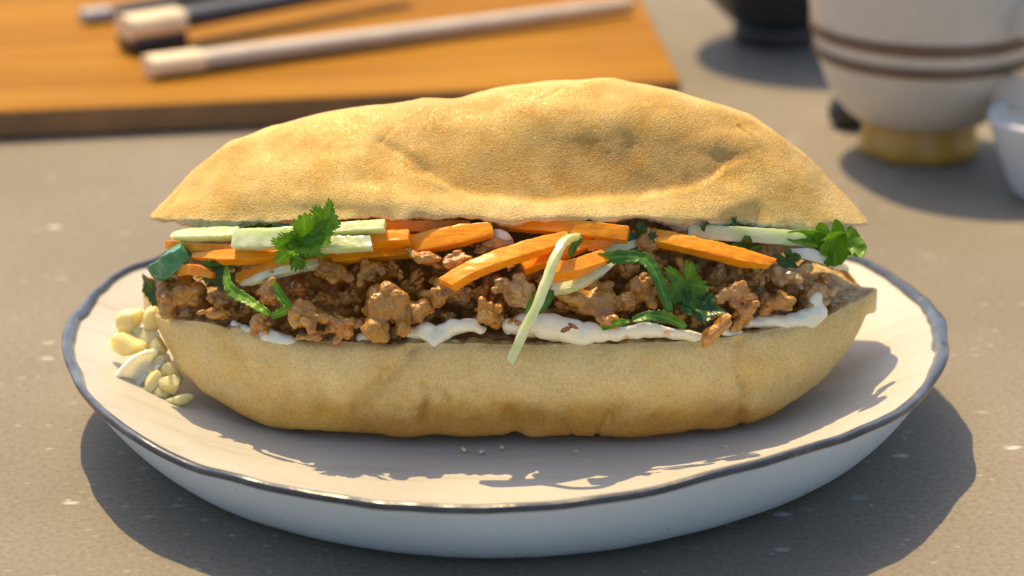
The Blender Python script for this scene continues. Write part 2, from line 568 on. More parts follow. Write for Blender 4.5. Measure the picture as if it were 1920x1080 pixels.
# the inner edge of the rim band wanders by hand
inner_edge = np.stack([(0.1345 - _band + _wob) * np.cos(_th), (0.1345 - _band + _wob) * np.sin(_th),
                       0.0281 - 0.52 * _band * 0.9 + _dz + 1.2 * _wob], -1)
body_in = np.concatenate([body_in, inner_edge[:, None]], 1)
def upres(G, m):
    return resample(chaikin(G, 2), m)
bo = upres(body_out, 60)
bi = upres(body_in, 60)
obj("dish", bi.reshape(-1, 3), grid_faces(PSEG, 60, closed_u=True)[:, ::-1], M['plate'], plate)
wl = obj("outer_wall", bo.reshape(-1, 3), grid_faces(PSEG, 60, closed_u=True), M['plate_out'], plate)
wl["label"] = "outer wall with blue sky light put into its colour"
ie, oe = bi[:, -1], bo[:, -1]
sec = []
for k in range(13):
    q = k / 12
    p = ie * (1 - q) + oe * q
    lift = 0.0011 * math.sin(math.pi * q) ** 0.7 + 0.0004
    p = p + np.stack([np.cos(_th) * 0.0006 * q ** 3, np.sin(_th) * 0.0006 * q ** 3, np.full(PSEG, lift)], -1)
    sec.append(p)
sec.append(oe + np.stack([np.cos(_th) * 0.0004, np.sin(_th) * 0.0004, np.full(PSEG, -0.0012)], -1))
sec = [ie + np.stack([0 * _th, 0 * _th, 0 * _th - 0.0006], -1)] + sec
G = np.stack(sec, 1)
obj("rim_band", G.reshape(-1, 3), grid_faces(PSEG, G.shape[1], closed_u=True)[:, ::-1], M['rim'], plate)

# ------------------------------------------------------------------ bread roll
YC = 0.002
roll = empty("bread_roll", (0, YC, 0.0102))
tag(roll, "split golden crusty bread roll holding the filling on the plate", "bread roll")

# ---- upper half
NL, ML = 560, 230
SIL = np.array([(282, 408), (300, 385), (340, 345), (380, 308), (430, 266), (500, 240), (560, 222), (640, 207), (720, 195), (800, 187), (860, 184),
                (900, 171), (950, 161), (1000, 156), (1060, 150), (1120, 145), (1160, 148), (1210, 160), (1260, 172), (1330, 190), (1400, 215),
                (1450, 246), (1500, 285), (1540, 322), (1570, 352), (1600, 385), (1627, 418)], float)
LIP = np.array([(282, 408), (330, 410), (450, 414), (600, 413), (700, 411), (860, 413), (950, 416), (1100, 412), (1250, 413), (1400, 417), (1540, 421), (1627, 419)], float)
ang = np.linspace(0, np.pi, NL)
xs = 954.5 - 672.5 * np.sign(np.cos(ang)) * np.abs(np.cos(ang)) ** 0.9
u = (xs - 954.5) / 672.5
w = np.sqrt(np.clip(1 - np.abs(u) ** 2.5, 0, 1)) + 0.012
silf = lambda x: np.interp(x, SIL[:, 0], SIL[:, 1])
yl = YC - 0.036 * w
yb = YC + 0.043 * w
lipP = ony(xs, np.interp(xs, LIP[:, 0], LIP[:, 1]), yl)
X, zl = lipP[:, 0], gauss1(lipP[:, 2], 4)
zc = ony(xs, silf(xs), YC + 0 * xs)[:, 2]
mid = smooth(690, 900, xs) * smooth(1420, 1290, xs)
def lid_profile(zc):
    ph = np.linspace(0, np.pi / 2, 90)
    n = 1.20
    fy = YC - (YC - yl)[:, None] * np.cos(ph)[None] ** (2 / n)
    fz = zl[:, None] + (zc - zl)[:, None] * np.sin(ph)[None] ** (2 / n)
    FA = resample(np.stack([fy, fz], -1), 110)
    # in the middle the crust is folded: a shelf along the lip, a steep wall, then the dome
    h = zc - zl
    ws = np.clip(w, 0, 1)
    pts = [(yl, zl), (yl - 0.0003 * ws, zl + 0.0006 * ws), (yl + 0.0009 * ws, zl + 0.0016 * ws), (yl + 0.0070 * ws, zl + 0.0042 * ws), (yl + 0.0096 * ws, zl + 0.0056 * ws), (yl + 0.0148 * ws, zl + 0.35 * h),
           (yl + 0.0202 * ws, zl + 0.60 * h), (yl + 0.0258 * ws, zl + 0.81 * h), (yl + 0.0322 * ws, zl + 0.955 * h), (0 * yl + YC, zc)]
    FB = resample(chaikin(np.stack([np.stack(p, -1) for p in pts], 1), 2), 110)
    FF = FA * (1 - 0.72 * mid)[:, None, None] + FB * 0.72 * mid[:, None, None]
    ph2 = np.linspace(np.pi / 2, 0, 60)[1:]
    n2 = 1.9
    by = YC + (yb - YC)[:, None] * np.cos(ph2)[None] ** (2 / n2)
    bz = (zl - 0.012 * w)[:, None] + (zc - zl + 0.012 * w)[:, None] * np.sin(ph2)[None] ** (2 / n2)
    return np.concatenate([FF, np.stack([by, bz], -1)], 1)
for it in range(6):
    P = lid_profile(zc)
    G = np.stack([np.repeat(X[:, None], P.shape[1], 1), P[..., 0], P[..., 1]], -1)
    px, py = proj(G)
    k = py.argmin(1)
    r_ = np.arange(NL)
    err = py[r_, k] - silf(px[r_, k])
    zc = np.maximum(zc + err / 6200.0 * 0.9 * smooth(0, 0.25, w), zl + 0.0004)
zc = gauss1(zc, 3)
P = lid_profile(zc)
# soften the ridge: running mean along the profile
P = resample(P, ML)
kk = 4
Pp = np.concatenate([np.repeat(P[:, :1], kk, 1), P, np.repeat(P[:, -1:], kk, 1)], 1)
Ps = sum(Pp[:, i:i + ML] for i in range(2 * kk + 1)) / (2 * kk + 1)
fade = (smooth(0.0, 0.08, np.linspace(0, 1, ML)) * smooth(1.0, 0.92, np.linspace(0, 1, ML)))[None, :, None]
P = P * (1 - fade) + Ps * fade
G = np.stack([np.repeat(X[:, None], ML, 1), P[..., 0], P[..., 1]], -1)
N = normals_grid(G)
if N[NL // 2, ML // 3, 2] < 0: N = -N
px, py = proj(G)
q = np.linspace(0, 1, ML)[None].repeat(NL, 0)
front = smooth(0.62, 0.50, q)
endm = smooth(0.0, 0.30, w)[:, None]
# the fold that runs along the front of the crust
CR = np.array([(600, 330), (690, 300), (740, 310), (790, 326), (850, 352), (920, 371), (1010, 378), (1120, 369), (1220, 360), (1290, 352),
               (1330, 334), (1362, 306), (1420, 292), (1480, 300)], float)
yc_ = np.interp(px, CR[:, 0], CR[:, 1]) + 7 * fbm(np.stack([px / 60, py * 0, px * 0], -1), 3, 5)
mx = smooth(680, 830, px) * smooth(1440, 1330, px)
d = py - yc_
below = smooth(-10, 12, d)
D = np.zeros_like(px)
D += front * mx * (below * 0.0006 * np.exp(-(np.maximum(d, 0) / 30.0) ** 2) - (1 - below) * 0.0008 * np.exp(-(np.minimum(d, 0) / 40.0) ** 2))
# tongue-shaped flap and the puffs beside it
def puff(cx, cy, rx, ry, a, p=1.0):
    return a * np.exp(-(((px - cx) / rx) ** 2 + ((py - cy) / ry) ** 2) ** p)
D += front * (puff(1365, 372, 60, 34, 0.0017, 1.5) + puff(1370, 268, 62, 24, 0.0010, 1.6) + puff(1290, 318, 70, 30, 0.0006)
              + puff(520, 352, 95, 42, 0.0013, 1.4) + puff(690, 372, 70, 26, 0.0012, 1.4) + puff(800, 388, 70, 20, 0.0010, 1.4)
              + puff(640, 300, 60, 35, 0.0006) + puff(735, 285, 26, 26, -0.0012) + puff(600, 395, 60, 14, -0.0006)
              + puff(1120, 225, 160, 40, 0.0012) + puff(870, 200, 40, 25, -0.0006)
              + puff(1480, 330, 70, 60, 0.0008) + puff(360, 385, 60, 22, 0.0006))
# small cracks
def crack(pts, wd, a):
    out = np.zeros_like(px)
    pts = np.array(pts, float)
    for (x0, y0), (x1, y1) in zip(pts[:-1], pts[1:]):
        vx, vy = x1 - x0, y1 - y0
        tt = np.clip(((px - x0) * vx + (py - y0) * vy) / (vx * vx + vy * vy), 0, 1)
        dd = np.hypot(px - x0 - tt * vx, py - y0 - tt * vy)
        out = np.maximum(out, np.exp(-(dd / wd) ** 2))
    return -a * out * front
cr = crack([(1050, 168), (1030, 180), (1008, 189)], 2.2, 0.0003)
cr += crack([(735, 240), (722, 256), (712, 263)], 3.0, 0.0003)
cr += crack([(712, 263), (745, 276), (765, 292), (800, 318)], 8.0, 0.0006)
cr += crack([(1385, 238), (1408, 262), (1420, 282)], 3.0, 0.0006)
cr += crack([(955, 372), (968, 392), (975, 410)], 2.5, 0.0004) + crack([(300, 400), (318, 378)], 3, 0.0004)
D += cr
# rough floury grain
gmask = np.clip(0.25 + 0.9 * mx * (1 - below) * np.exp(-(np.minimum(d, 0) / 150.0) ** 2) + 0.75 * smooth(1250, 1380, px) * smooth(200, 300, py)
                + 0.7 * puff(690, 330, 140, 70, 1.0) + 0.5 * puff(420, 340, 60, 60, 1.0) + 0.3 * smooth(360, 400, py), 0, 1)
gmask = np.clip(0.30 + 0.55 * gmask, 0, 1) * (1 + 0.25 * fbm(G / 0.008, 3, 21))
lump = fbm(G / 0.020, 2, 2) * 0.0009 + fbm(G / 0.007, 2, 8) * 0.00016
gr = fbm(G / 0.0016, 2, 31)
gr2 = perlin(G / 0.0009, 37)
D += endm * (lump + (0.00003 * gr + 0.00007 * gr2) * np.clip(gmask - 0.15, 0.03, 1) * (0.4 + 0.6 * front))
# ragged lip
lipf = np.exp(-q / 0.020)
G2 = G + N * D[..., None]
G2[..., 2] += lipf * (0.0010 * fbm(np.stack([px / 42, q * 0, q * 0], -1), 3, 50)) * endm
G2[..., 1] += lipf * (0.0014 * fbm(np.stack([px / 70, q * 0, q * 0 + 9], -1), 3, 51)) * endm
toast = np.clip(0.50 * mx * (1 - below) * np.exp(-(np.minimum(d, 0) / 120.0) ** 2) + 0.28 * smooth(-40, 0, cr / 0.0006 * 40 * -1) * 0
                + 0.16 * fbm(G / 0.012, 4, 60) + 0.08 + 0.25 * puff(1200, 300, 240, 60, 1.0), 0, 0.75)
pale = np.clip(0.10 + 0.22 * fbm(G / 0.010, 4, 70) + 0.55 * lipf + 0.35 * puff(1000, 392, 400, 20, 1.0) + 0.35 * smooth(1480, 1600, px), 0, 0.8)
top = obj("upper_half", G2.reshape(-1, 3), grid_faces(NL, ML), M['crust'], roll,
          attrs={"toast": toast, "pale": pale, "grain": np.clip(gmask, 0, 1)})
top["label"] = "domed golden upper crust with a long fold"
# crumb underside of the upper half: hangs a little below the crust edge at both ends
s = np.linspace(0, 1, 70)
drop = (0.0034 * smooth(310, 380, xs) * smooth(640, 560, xs) + 0.0040 * smooth(1210, 1330, xs) * smooth(1625, 1560, xs) + 0.0006) * np.clip(w * 1.6, 0, 1)
fl, bl = G2[:, 0], G2[:, -1]
cy = fl[:, None, 1] + (bl[:, None, 1] - fl[:, None, 1]) * s[None]
cz = fl[:, None, 2] + (bl[:, None, 2] - fl[:, None, 2]) * s[None]
prof = np.interp(s, [0, .008, .03, .06, .12, .3, .7, 1], [0, .45, 1, 1.0, .6, -.6, -.6, 0])
cz = cz - drop[:, None] * prof[None] - 0.0006 * np.interp(s, [0, .02, .98, 1], [0, 1, 1, 0])[None]
cy = cy + 0.0012 * np.clip(w, 0, 1)[:, None] * np.interp(s, [0, .012, .06, .2], [0, 1, 1, 0])[None]
cx = np.repeat(fl[:, None, 0], 70, 1)
C_ = np.stack([cx, cy, cz], -1)
C_[:, 1:-1, 2] += (0.0008 * fbm(C_ / 0.004, 3, 80))[:, 1:-1] * np.clip(w, 0, 1)[:, None]
obj("crumb", C_.reshape(-1, 3), grid_faces(NL, 70)[:, ::-1], M['crumb'], top)

# ---- lower half
NB, MB_ = 520, 200
BOT = np.array([(268, 545), (290, 605), (310, 650), (335, 688), (370, 722), (420, 757), (490, 790), (560, 816), (640, 830), (720, 829), (800, 826), (870, 824), (960, 829),
                (1060, 833), (1150, 831), (1250, 821), (1330, 812), (1400, 800), (1450, 776), (1500, 745), (1545, 708), (1580, 670), (1615, 610), (1645, 545)], float)
LLP = np.array([(268, 540), (290, 585), (330, 600), (440, 615), (560, 640), (700, 643), (850, 645), (1000, 646), (1150, 645), (1280, 640), (1370, 630), (1480, 615), (1560, 588), (1610, 563), (1645, 543)], float)
ang = np.linspace(0, np.pi, NB)
xs2 = 956.5 - 688.5 * np.sign(np.cos(ang)) * np.abs(np.cos(ang)) ** 0.9
u2 = (xs2 - 956.5) / 688.5
w2 = np.sqrt(np.clip(1 - np.abs(u2) ** 2.8, 0, 1)) + 0.012
ylp = YC - 0.0545 * w2
ybk = YC + 0.046 * w2
LP = ony(xs2, np.interp(xs2, LLP[:, 0], LLP[:, 1]), ylp)
X2, zlp = LP[:, 0], gauss1(LP[:, 2], 4)
zbk = np.interp(xs2, [268, 300, 420, 560, 1300, 1450, 1560, 1610, 1645], [.034, .044, .060, .068, .068, .060, .047, .041, .034])
zbt = np.full(NB, 0.0106)
botf = lambda x: np.interp(x, BOT[:, 0], BOT[:, 1])
W = np.clip(w2, 0, 1)
def low_profile(zbt):
    H = zlp - zbt
    H2 = zbk - zbt
    pts = [(ylp, zlp), (ylp - 0.0028 * W, zlp - 0.06 * H), (ylp - 0.0054 * W, zlp - 0.34 * H), (ylp - 0.0034 * W, zlp - 0.72 * H), (ylp - 0.0012 * W, zbt + 0.015 * H),
           (ylp + 0.030 * W, zbt), (0 * ylp + YC, zbt), (ybk - 0.02 * W, zbt), (ybk - 0.003 * W, zbt + 0.04 * H2), (ybk + 0.004 * W, zbt + 0.35 * H2), (ybk + 0.003 * W, zbt + 0.75 * H2), (ybk, zbk)]
    return chaikin(np.stack([np.stack(p, -1) for p in pts], 1), 3)
for it in range(8):
    P = low_profile(zbt)
    G = np.stack([np.repeat(X2[:, None], P.shape[1], 1), P[..., 0], P[..., 1]], -1)
    px, py = proj(G)
    k = py.argmax(1)
    r_ = np.arange(NB)
    err = py[r_, k] - botf(px[r_, k])
    zbt = np.clip(zbt + err / 6200.0 * 0.8, 0.0105, np.minimum(zlp, zbk) - 0.0015)
zbt = np.maximum(gauss1(zbt, 4), 0.0105)
P = resample(low_profile(zbt), MB_)
G = np.stack([np.repeat(X2[:, None], MB_, 1), P[..., 0], P[..., 1]], -1)
N = normals_grid(G)
if N[NB // 2, MB_ // 8, 1] > 0: N = -N
px, py = proj(G)
q = np.linspace(0, 1, MB_)[None].repeat(NB, 0)
front = smooth(0.50, 0.38, q)
def crack2(pts, wd, a):
    return crack(pts, wd, a)
D = fbm(G / 0.020, 2, 102) * 0.0009 + fbm(G / 0.007, 2, 108) * 0.00018
cr = crack([(772, 648), (745, 690), (705, 728), (668, 762)], 14, 0.0010) + crack([(725, 690), (700, 716), (690, 730)], 2.5, 0.0004)
cr += crack([(792, 722), (800, 745), (790, 790)], 7, 0.0009) + crack([(792, 722), (830, 735), (842, 750)], 5, 0.0008)
cr += crack([(1140, 770), (1125, 800), (1118, 822)], 4, 0.0006) + crack([(1148, 770), (1150, 800)], 3, 0.0005)
cr += crack([(1385, 640), (1382, 690), (1400, 740), (1388, 790)], 9, 0.0008) + crack([(955, 780), (970, 830)], 16, 0.0009)
cr += crack([(462, 690), (474, 708)], 3, 0.0004) + crack([(1040, 780), (1060, 800), (1075, 822)], 4, 0.0004) + crack([(725, 760), (760, 770), (800, 765)], 3, 0.0004)
D += 1.7 * cr
D += 0.00035 * np.minimum(0, fbm(G / 0.009, 3, 111) + 0.15) * 2 * front
D += front * (puff(620, 690, 130, 60, 0.0012) + puff(1080, 720, 180, 50, 0.0012) + puff(1280, 700, 90, 60, 0.0008) + puff(880, 700, 70, 60, 0.0006) + puff(1480, 680, 70, 60, 0.0006))
grain = np.clip(0.40 + 0.15 * smooth(620, 760, px) + 0.15 * smooth(680, 760, py) + 0.15 * fbm(G / 0.008, 3, 121), 0.05, 0.9)
D += (0.00003 * fbm(G / 0.0016, 2, 131) + 0.00005 * perlin(G / 0.0009, 137)) * grain
D *= np.clip(w2 * 1.5, 0, 1)[:, None] * np.clip(q / 0.01, 0, 1)
G2 = G + N * D[..., None]
G2[..., 2] = np.maximum(G2[..., 2], 0.01045)
G2[:, 0, 2] += 0.0006 * fbm(np.stack([xs2 / 40, 0 * xs2, 0 * xs2], -1), 3, 150)
toast = np.clip(0.72 * smooth(744, 794, py + 24 * fbm(np.stack([px / 60, py / 60, 0 * px], -1), 3, 160)) * smooth(560, 700, px) * smooth(1480, 1380, px)
                + 0.12 * fbm(G / 0.010, 3, 161) + 0.06 + 0.5 * smooth(345, 285, px) + 0.35 * smooth(1590, 1640, px) + 0.3 * smooth(0, -0.0009, cr), 0, 0.7)
pale = np.clip(0.66 + 0.30 * fbm(G / 0.012, 4, 170) + 0.3 * puff(1050, 715, 250, 40, 1.0) - 0.75 * smooth(735, 790, py + 18 * fbm(np.stack([px / 50, py / 50, 0 * px + 3], -1), 3, 162)), 0, 0.9)
low = obj("lower_half", G2.reshape(-1, 3), grid_faces(NB, MB_)[:, ::-1], M['crust'], roll, attrs={"toast": toast, "pale": pale, "grain": grain})
low["label"] = "paler lower crust with browned base"
# inner crumb of the lower half
s = np.linspace(0, 1, 90)
fl, bl = G2[:, 0], G2[:, -1]
ctrl = np.stack([fl[:, 1:], np.stack([fl[:, 1] + 0.0025 * W, fl[:, 2] + 0.0003 * W], -1), np.stack([fl[:, 1] + 0.010 * W, fl[:, 2] - 0.003 * W], -1),
                 np.stack([0 * W + YC, fl[:, 2] - 0.009 * W], -1), np.stack([bl[:, 1] - 0.014 * W, np.minimum(fl[:, 2], bl[:, 2]) - 0.004 * W], -1),
                 np.stack([bl[:, 1] - 0.006 * W, bl[:, 2] - 0.010 * W], -1), np.stack([bl[:, 1] - 0.003 * W, bl[:, 2] + 0.0004], -1), bl[:, 1:]], 1)
Q = resample(chaikin(ctrl, 3), 90)
C_ = np.stack([np.repeat(fl[:, None, 0], 90, 1), Q[..., 0], Q[..., 1]], -1)
C_[:, 1:-1, 2] += (0.0010 * fbm(C_ / 0.004, 3, 180) + 0.0006 * perlin(C_ / 0.0016, 185))[:, 1:-1] * W[:, None]
obj("crumb", C_.reshape(-1, 3), grid_faces(NB, 90), M['soaked'], low)

# ------------------------------------------------------------------ where the filling's face stands
def yface(px_, py_):
    """depth of the face of the filling between the two lips"""
    uu = (np.asarray(px_, float) - 956.0) / 690.0
    ww = np.sqrt(np.clip(1 - np.abs(uu) ** 2.8, 0, 1))
    t = np.clip((np.asarray(py_, float) - 410) / 230.0, 0, 1.3)
    return YC - (0.0320 + 0.0195 * t) * ww

def at(x, y, off=0.0):
    """point on the filling's face at picture position x, y; off in mm towards the viewer"""
    return ony(x, y, yface(x, y) - off / 1000.0)

PXM = 6500.0       # picture pixels per metre on the face of the filling

# ------------------------------------------------------------------ minced meat
def remeshed(spheres, voxel, seed, nz=0.06, it=2):
    bm = bmesh.new()
    for (c, r, rot) in spheres:
        mat = Matrix.Translation(Vector(c)) @ rot.to_matrix().to_4x4() @ Matrix.Diagonal((r[0], r[1], r[2], 1))
        bmesh.ops.create_icosphere(bm, subdivisions=3, radius=1.0, matrix=mat)
    me = bpy.data.meshes.new("tmp")
    bm.to_mesh(me)
    bm.free()
    o = bpy.data.objects.new("tmp", me)
    COL.objects.link(o)
    md = o.modifiers.new("r", 'REMESH')
    md.mode = 'VOXEL'
    md.voxel_size = voxel
    dg = bpy.context.evaluated_depsgraph_get()
    ev = o.evaluated_get(dg)
    m2 = bpy.data.meshes.new_from_object(ev)
    nv = len(m2.vertices)
    co = np.zeros(nv * 3)
    m2.vertices.foreach_get("co", co)
    co = co.reshape(-1, 3)
    ed = np.zeros(len(m2.edges) * 2, int)
    m2.edges.foreach_get("vertices", ed)
    ed = ed.reshape(-1, 2)
    deg = np.bincount(ed.ravel(), minlength=nv)[:, None]
    for _ in range(it):
        acc = np.zeros_like(co)
        np.add.at(acc, ed[:, 0], co[ed[:, 1]])
        np.add.at(acc, ed[:, 1], co[ed[:, 0]])
        co = 0.4 * co + 0.6 * acc / deg
    F = [tuple(p.vertices) for p in m2.polygons]
    m2.vertices.foreach_set("co", co.ravel())
    m2.update()
    nn = np.zeros(nv * 3)
    m2.vertices.foreach_get("normal", nn)
    nn = nn.reshape(-1, 3)
    if nz:
        sc = np.abs(co).max()
        co = co + nn * (nz * sc * (fbm(co / sc * 2.2, 3, seed) + 0.7 * fbm(co / sc * 7.0, 2, seed + 5)))[:, None]
    bpy.data.objects.remove(o)
    bpy.data.meshes.remove(me)
    bpy.data.meshes.remove(m2)
    return co, F

def rquat(r):
    return Vector((r.gauss(0, 1), r.gauss(0, 1), r.gauss(0, 1))).normalized().to_track_quat('Z', 'Y')

def chunk_variant(seed, n, spread=(0.62, 0.5, 0.5), rr=(0.28, 0.5)):
    """a clump of short tangled strands, as mince breaks up in the pan"""
    r = random.Random(seed)
    sp = [((0, 0, 0), (0.42, 0.36, 0.36), rquat(r))]
    for i in range(n):
        v = Vector((r.gauss(0, 1), r.gauss(0, 1), r.gauss(0, 1))).normalized() * r.uniform(0.35, 0.95)
        p = Vector((v.x * spread[0], v.y * spread[1], v.z * spread[2]))
        dr = Vector((r.gauss(0, 1), r.gauss(0, 1), r.gauss(0, 1))).normalized()
        a = r.uniform(*rr)
        for k in range(r.randint(2, 4)):
            b = a * r.uniform(0.75, 1.1)
            sp.append((tuple(p), (b, b * r.uniform(0.7, 1.0), b * r.uniform(0.6, 0.95)), rquat(r)))
            dr = (dr + 0.7 * Vector((r.gauss(0, 1), r.gauss(0, 1), r.gauss(0, 1)))).normalized()
            p = p + dr * a * 0.85
            if p.length > 1.05: p = p * (1.0 / p.length)
    return remeshed(sp, 0.040, seed, 0.05, 2)

VAR = {'lump': [], 'knob': [], 'grain': []}
for i in range(14):
    V, F = chunk_variant(100 + i, 12 + i % 5, rr=(0.15, 0.27))
    VAR['lump'].append((V, F))
for i in range(8):
    V, F = chunk_variant(200 + i, 8, (0.75, 0.35, 0.4), (0.16, 0.28))
    VAR['knob'].append((V, F))
for i in range(6):
    V, F = chunk_variant(300 + i, 3, (0.5, 0.3, 0.3), (0.25, 0.4))
    VAR['grain'].append((V, F))
MESH = {}
def meat_mesh(kind, i, matk):
    key = (kind, i, matk)
    if key not in MESH:
        V, F = VAR[kind][i]
        MESH[key] = mesh_of("minced_meat", V, F, M[matk])
    return MESH[key]

def meat(px_, py_, rx, ry, off, kind, var, matk, label, group=None, tilt=0.0, roll_=None):
    c = at(px_, py_, off)
    o = bpy.data.objects.new("minced_meat_lump" if kind != 'grain' else "minced_meat_crumb", meat_mesh(kind, var % len(VAR[kind]), matk))
    o.location = c
    rz = Matrix.Rotation(-math.radians(tilt), 4, 'Y')
    rr = Matrix.Rotation(roll_ if roll_ is not None else rnd.uniform(-0.5, 0.5), 4, 'X')
    S = Matrix.Diagonal((rx / PXM, (rx + ry) * 0.5 / PXM, ry / PXM, 1))
    # scale in the picture's axes, with the variant's own spin inside
    spin = Matrix.Rotation(var * 1.7, 4, 'X')
    o.matrix_world = Matrix.Translation(Vector(c)) @ rz @ rr @ S @ spin
    COL.objects.link(o)
    tag(o, label, "minced meat", group)
    return o

BIG = [
 (345, 552, 66, 56, 1, 'lump', 0, 'meat', "broad rough brown meat lump at the tapered end beside the green scallion piece", 10),
 (408, 590, 42, 20, 4, 'knob', 0, 'meat_glaze', "flat glazed meat piece lying over the pale bread below the rough end lump", 8),
 (505, 548, 42, 40, 5, 'lump', 1, 'meat_glaze', "glossy orange-brown meat lump under the thin cucumber strip, herb shred against it", 0),
 (505, 517, 20, 20, 5, 'knob', 1, 'meat_glaze', "small round glossy meat knob on top of the orange-brown lump", 60),
 (485, 606, 32, 30, 4, 'lump', 2, 'meat_glaze', "glazed meat lump directly under the herb shred, above the first mayonnaise curl", 20),
 (578, 596, 44, 42, 6, 'lump', 3, 'meat_glaze', "knobbly glazed meat lump overhanging the end of the first mayonnaise curl", -20),
 (588, 630, 30, 16, 6, 'knob', 2, 'meat_glaze', "orange meat tip hanging over the lower crust beside the first mayonnaise curl", 15),
 (645, 610, 42, 34, 4, 'lump', 4, 'meat_glaze', "reddish-brown meat lump on the crust edge left of the largest lump", 0),
 (628, 510, 50, 36, 3, 'lump', 5, 'meat', "brown folded meat lump below the overlapping cucumber ends", -10),
 (692, 505, 34, 36, 2, 'lump', 6, 'meat', "brown meat lump under the carrot stick beside the cucumber ends", 30),
 (718, 578, 66, 62, 6, 'lump', 7, 'meat', "largest brown meat lump, tall and craggy, resting on the crust edge", 10),
 (800, 484, 46, 26, 5, 'knob', 3, 'meat', "arched knuckle of meat below the broad carrot stick", -22),
 (858, 490, 40, 28, 5, 'lump', 8, 'meat_glaze', "wet orange-brown meat lump tucked above the bright slanting carrot", 10),
 (822, 556, 46, 42, 4, 'lump', 9, 'meat', "brown meat lump touching the cut tip of the bright slanting carrot", 40),
 (918, 592, 38, 38, 5, 'lump', 10, 'meat_glaze', "glossy dark orange meat lump between two mayonnaise pools", 0),
 (966, 556, 52, 46, 4, 'lump', 11, 'meat_grey', "pale greyish meat lump under the bright carrot beside the hanging cucumber strip", -30),
 (930, 455, 44, 26, -1, 'lump', 12, 'meat_grey', "greyish meat lump in the shade below the upper crust edge, between two carrots", 0),
 (1122, 566, 82, 50, 2, 'lump', 13, 'meat', "wide brown meat lump right of the hanging cucumber strip, above the long mayonnaise pool", 0),
 (1200, 545, 50, 48, 0, 'lump', 2, 'meat', "brown meat lump behind the drooping herb ribbon", 20),
 (1136, 600, 17, 26, 8, 'grain', 1, 'meat_glaze', "small upright orange meat bit standing in the long mayonnaise pool", 70),
 (1222, 455, 42, 36, -2, 'lump', 5, 'meat', "dark meat lump under the upper crust right of the shaded carrot end", 0),
 (1335, 628, 58, 22, 9, 'knob', 4, 'meat_glaze', "long dripping orange meat strip hanging down over the lower crust", 52),
 (1385, 548, 46, 36, 5, 'lump', 6, 'meat_glaze', "orange glazed meat lump below the tip of the right carrot stick", -15),
 (1398, 586, 36, 34, 5, 'lump', 9, 'meat_glaze', "upright meat lump just above the dripping strip", 60),
 (1460, 568, 46, 32, 4, 'lump', 0, 'meat', "brown meat lump resting on the mayonnaise smear near the roll's far tip", 0),
 (1482, 515, 46, 38, 1, 'lump', 3, 'meat_grey', "pinkish-brown meat lump below the pale cucumber strip at the leafy end", 0),
 (1525, 552, 36, 28, 2, 'lump', 7, 'meat_grey', "outermost meat lump beside the raised mayonnaise peak at the leafy end", 20),
]
for (x, y, a, b, off, k, v, mk, lb, tl) in BIG:
    meat(x, y, a * 1.2, b * 1.2, off + 1.5, k, v, mk, lb, None, tl)

SMALL = [(375, 600, 34, 18), (435, 556, 40, 34), (415, 570, 34, 26), (470, 575, 30, 28), (450, 592, 28, 22), (545, 572, 26, 24), (560, 540, 46, 34), (540, 612, 22, 18), (610, 560, 36, 30), (655, 560, 34, 32),
         (668, 540, 30, 26), (735, 510, 30, 28), (760, 545, 32, 30), (770, 612, 32, 24), (795, 590, 34, 26), (745, 620, 30, 22), (840, 598, 30, 22), (870, 560, 40, 36),
         (880, 525, 30, 28), (905, 548, 34, 30), (890, 600, 24, 20), (940, 600, 24, 22), (985, 600, 26, 20), (1010, 560, 30, 36), (1035, 590, 26, 22), (1062, 575, 36, 30),
         (1075, 602, 36, 22), (1110, 606, 30, 18), (1165, 600, 30, 22), (1195, 598, 34, 22), (1180, 505, 40, 30), (1230, 500, 36, 30), (1250, 590, 28, 26), (1275, 598, 26, 24),
         (1240, 560, 36, 32), (1300, 560, 36, 40), (1310, 600, 30, 22), (1340, 580, 34, 30), (1350, 515, 26, 34), (1345, 545, 30, 30), (1420, 520, 30, 28), (1425, 555, 28, 26),
         (1410, 616, 22, 18), (1440, 595, 30, 18), (1450, 490, 36, 22), (1510, 580, 28, 18), (1540, 530, 30, 26), (1505, 500, 30, 22), (300, 560, 24, 40), (320, 590, 30, 18),
         (560, 500, 30, 22), (780, 520, 30, 24), (840, 520, 28, 24), (1000, 480, 36, 22), (1150, 470, 40, 24), (870, 450, 40, 22), (700, 620, 26, 20), (1290, 520, 36, 40), (1400, 500, 34, 24)]
SHORT = ["rough end lump", "flat glazed end piece", "orange-brown lump under the cucumber strip", "round glossy knob", "lump under the herb shred", "knobbly lump over the mayonnaise curl",
         "orange tip on the lower crust", "reddish-brown lump", "folded lump below the cucumber ends", "lump beside the cucumber ends", "largest craggy lump", "arched knuckle of meat",
         "wet lump above the bright carrot", "lump at the bright carrot's tip", "glossy lump between two mayonnaise pools", "pale greyish lump by the hanging cucumber", "shaded greyish lump under the crust",
         "wide lump above the long mayonnaise pool", "lump behind the herb ribbon", "upright bit in the mayonnaise", "dark lump under the upper crust", "long dripping strip", "orange lump below the right carrot",
         "upright lump above the dripping strip", "lump on the mayonnaise smear", "pinkish-brown lump at the leafy end", "outermost lump beside the mayonnaise peak"]
SHADE = {'meat': "brown", 'meat_glaze': "orange-glazed", 'meat_grey': "pale"}
used_labels = set()
def small_label(x, y, a, mk):
    order = sorted(range(len(BIG)), key=lambda k: math.hypot(BIG[k][0] - x, BIG[k][1] - y))
    for k in order:
        dx, dy = x - BIG[k][0], y - BIG[k][1]
        side = ("right of" if dx > 0 else "left of") if abs(dx) > abs(dy) else ("below" if dy > 0 else "above")
        lb = "small %s meat lump just %s the %s" % (SHADE[mk], side, SHORT[k])
        if lb not in used_labels:
            used_labels.add(lb)
            return lb
